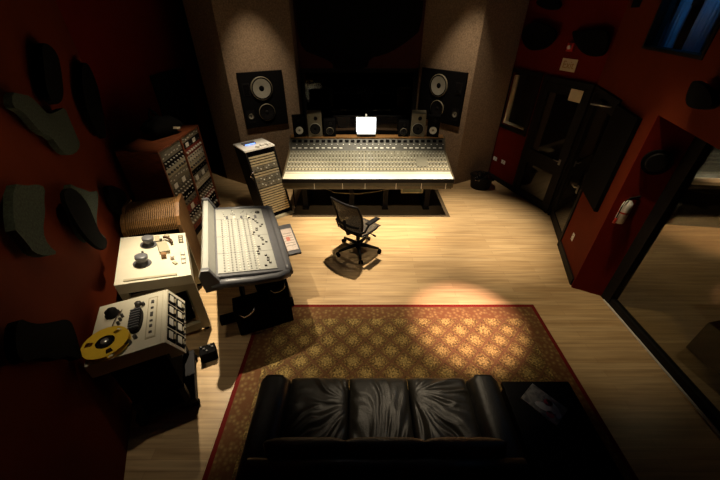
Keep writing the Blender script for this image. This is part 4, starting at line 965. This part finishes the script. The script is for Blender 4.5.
# ------------------------------------------------------------------ things seen in the live room through the glass
am = thing('amplifier_case', 'dark amplifier case with a coiled cable on the floor behind the glass wall', 'case', (4.25, 2.0, 0), 12)
mb = MB(); mb.box((0, 0, .22), (.95, .85, .42), 'matblack', bev=.012); mb.build('body', am)
mb = MB(); mb.box((0, -.428, .24), (.80, .008, .30), 'black'); mb.build('grille', am)
mb = MB(); mb.tube([(.10 * math.cos(t * .8) - .1, -.1 + .12 * math.sin(t * .8), .445 + .004 * t) for t in range(24)], .008, 'greybrown', 6); o = tag(mb.build('cable_coil'), 'coiled grey cable on the dark case behind the glass wall', 'cable'); o.location = (4.15, 2.0, 0)

# ------------------------------------------------------------------ lights
def spot(loc, tgt, power, size, col=(1, .78, .5), blend=.6, rad=.04):
    l = bpy.data.lights.new('spot', 'SPOT'); l.energy = power; l.spot_size = R(size); l.spot_blend = blend; l.color = col; l.shadow_soft_size = rad
    o = bpy.data.objects.new('spot_lamp', l); C.objects.link(o); o.location = loc
    o.rotation_euler = (Vector(tgt) - Vector(loc)).to_track_quat('-Z', 'Y').to_euler(); return o
WARM = (1, .83, .60)
spot((.1, 5.0, 4.4), (.1, 5.5, .75), 1000, 52, (1, .88, .66), 1.0, .06)      # console
spot((-1.1, 4.8, 4.4), (-1.40, 5.25, .8), 620, 34, WARM, .9)              # leaning rack
spot((1.8, 4.9, 4.4), (1.95, 4.85, 0), 1300, 44, WARM, 1.0)                # floor right of console
spot((.1, 4.85, 4.4), (-.05, 4.15, 0), 1250, 42, WARM, 1.0)                  # around the chair
spot((-2.0, 4.2, 4.4), (-1.80, 3.0, .7), 1500, 38, (1, .84, .60), 1.0)      # tape machine and grey desk
spot((1.35, 2.9, 4.4), (1.30, 2.70, 0), 3000, 21, (1, .62, .50), 1.0)      # warm pool on rug
spot((1.9, 3.3, 4.4), (2.6, 3.2, 0), 260, 44, (1, .80, .50), 1.0)                 # floor by the glass
spot((.5, 3.3, 4.4), (.45, 2.4, 0), 420, 42, (1, .80, .54), 1.0)  # fill spot, added to lift the rug and sofa
spot((.3, 2.3, 4.4), (.2, 5.5, 0), 330, 36, WARM, .8)                     # low light reaching under the console
spot((-1.5, 2.0, 4.4), (-1.6, 1.8, .8), 75, 34, WARM, 1.0)
spot((-1.4, 4.9, 4.4), (-2.8, 5.0, .9), 190, 30, WARM, 1.0)             # walnut rack
spot((-1.5, 5.9, 4.4), (-1.9, 6.9, 1.75), 230, 42, WARM, 1.0)             # left soffit
spot((1.4, 5.9, 4.4), (1.9, 6.9, 1.75), 230, 42, WARM, 1.0)
spot((-.6, 2.2, 4.2), (-2.5, 2.3, 1.3), 40, 44, (1, .80, .45), 1.0)       # left wall
spot((1.6, 3.6, 4.3), (3.0, 3.6, .9), 22, 46, (1, .7, .4), 1.0)
spot((6.3, 4.1, 3.1), (6.1, 4.75, 0), 230, 38, (1, .62, .36), 1.0)         # live room
spot((5.0, 3.0, 3.1), (4.8, 3.2, 0), 26, 110, (1, .8, .5), 1.0)
for s_, e_ in ((.30, 7.0), (.92, 2.0)):
    l = bpy.data.lights.new('blue', 'POINT'); l.energy = e_; l.color = (.04, .42, 1); l.shadow_soft_size = .03
    o = bpy.data.objects.new('blue_lamp', l); C.objects.link(o); o.location = FB @ Vector((s_, 3.55, -.125 * inB))

wd = bpy.data.worlds.new('world'); sc.world = wd; wd.use_nodes = True
wd.node_tree.nodes['Background'].inputs[0].default_value = (.02, .012, .01, 1); wd.node_tree.nodes['Background'].inputs[1].default_value = .02

# ------------------------------------------------------------------ camera
cam = bpy.data.cameras.new('camera'); co = bpy.data.objects.new('camera', cam); C.objects.link(co)
cam.sensor_width = 36; cam.lens = 322 * 36 / 720; cam.clip_start = .05
co.location = (0, 0, 3.1); co.rotation_euler = (R(90 - 34.7), 0, 0)
sc.camera = co
sc.view_settings.view_transform = 'Standard'; sc.view_settings.look = 'None'; sc.view_settings.exposure = 0; sc.view_settings.gamma = 1
sc.view_settings.use_curve_mapping = False
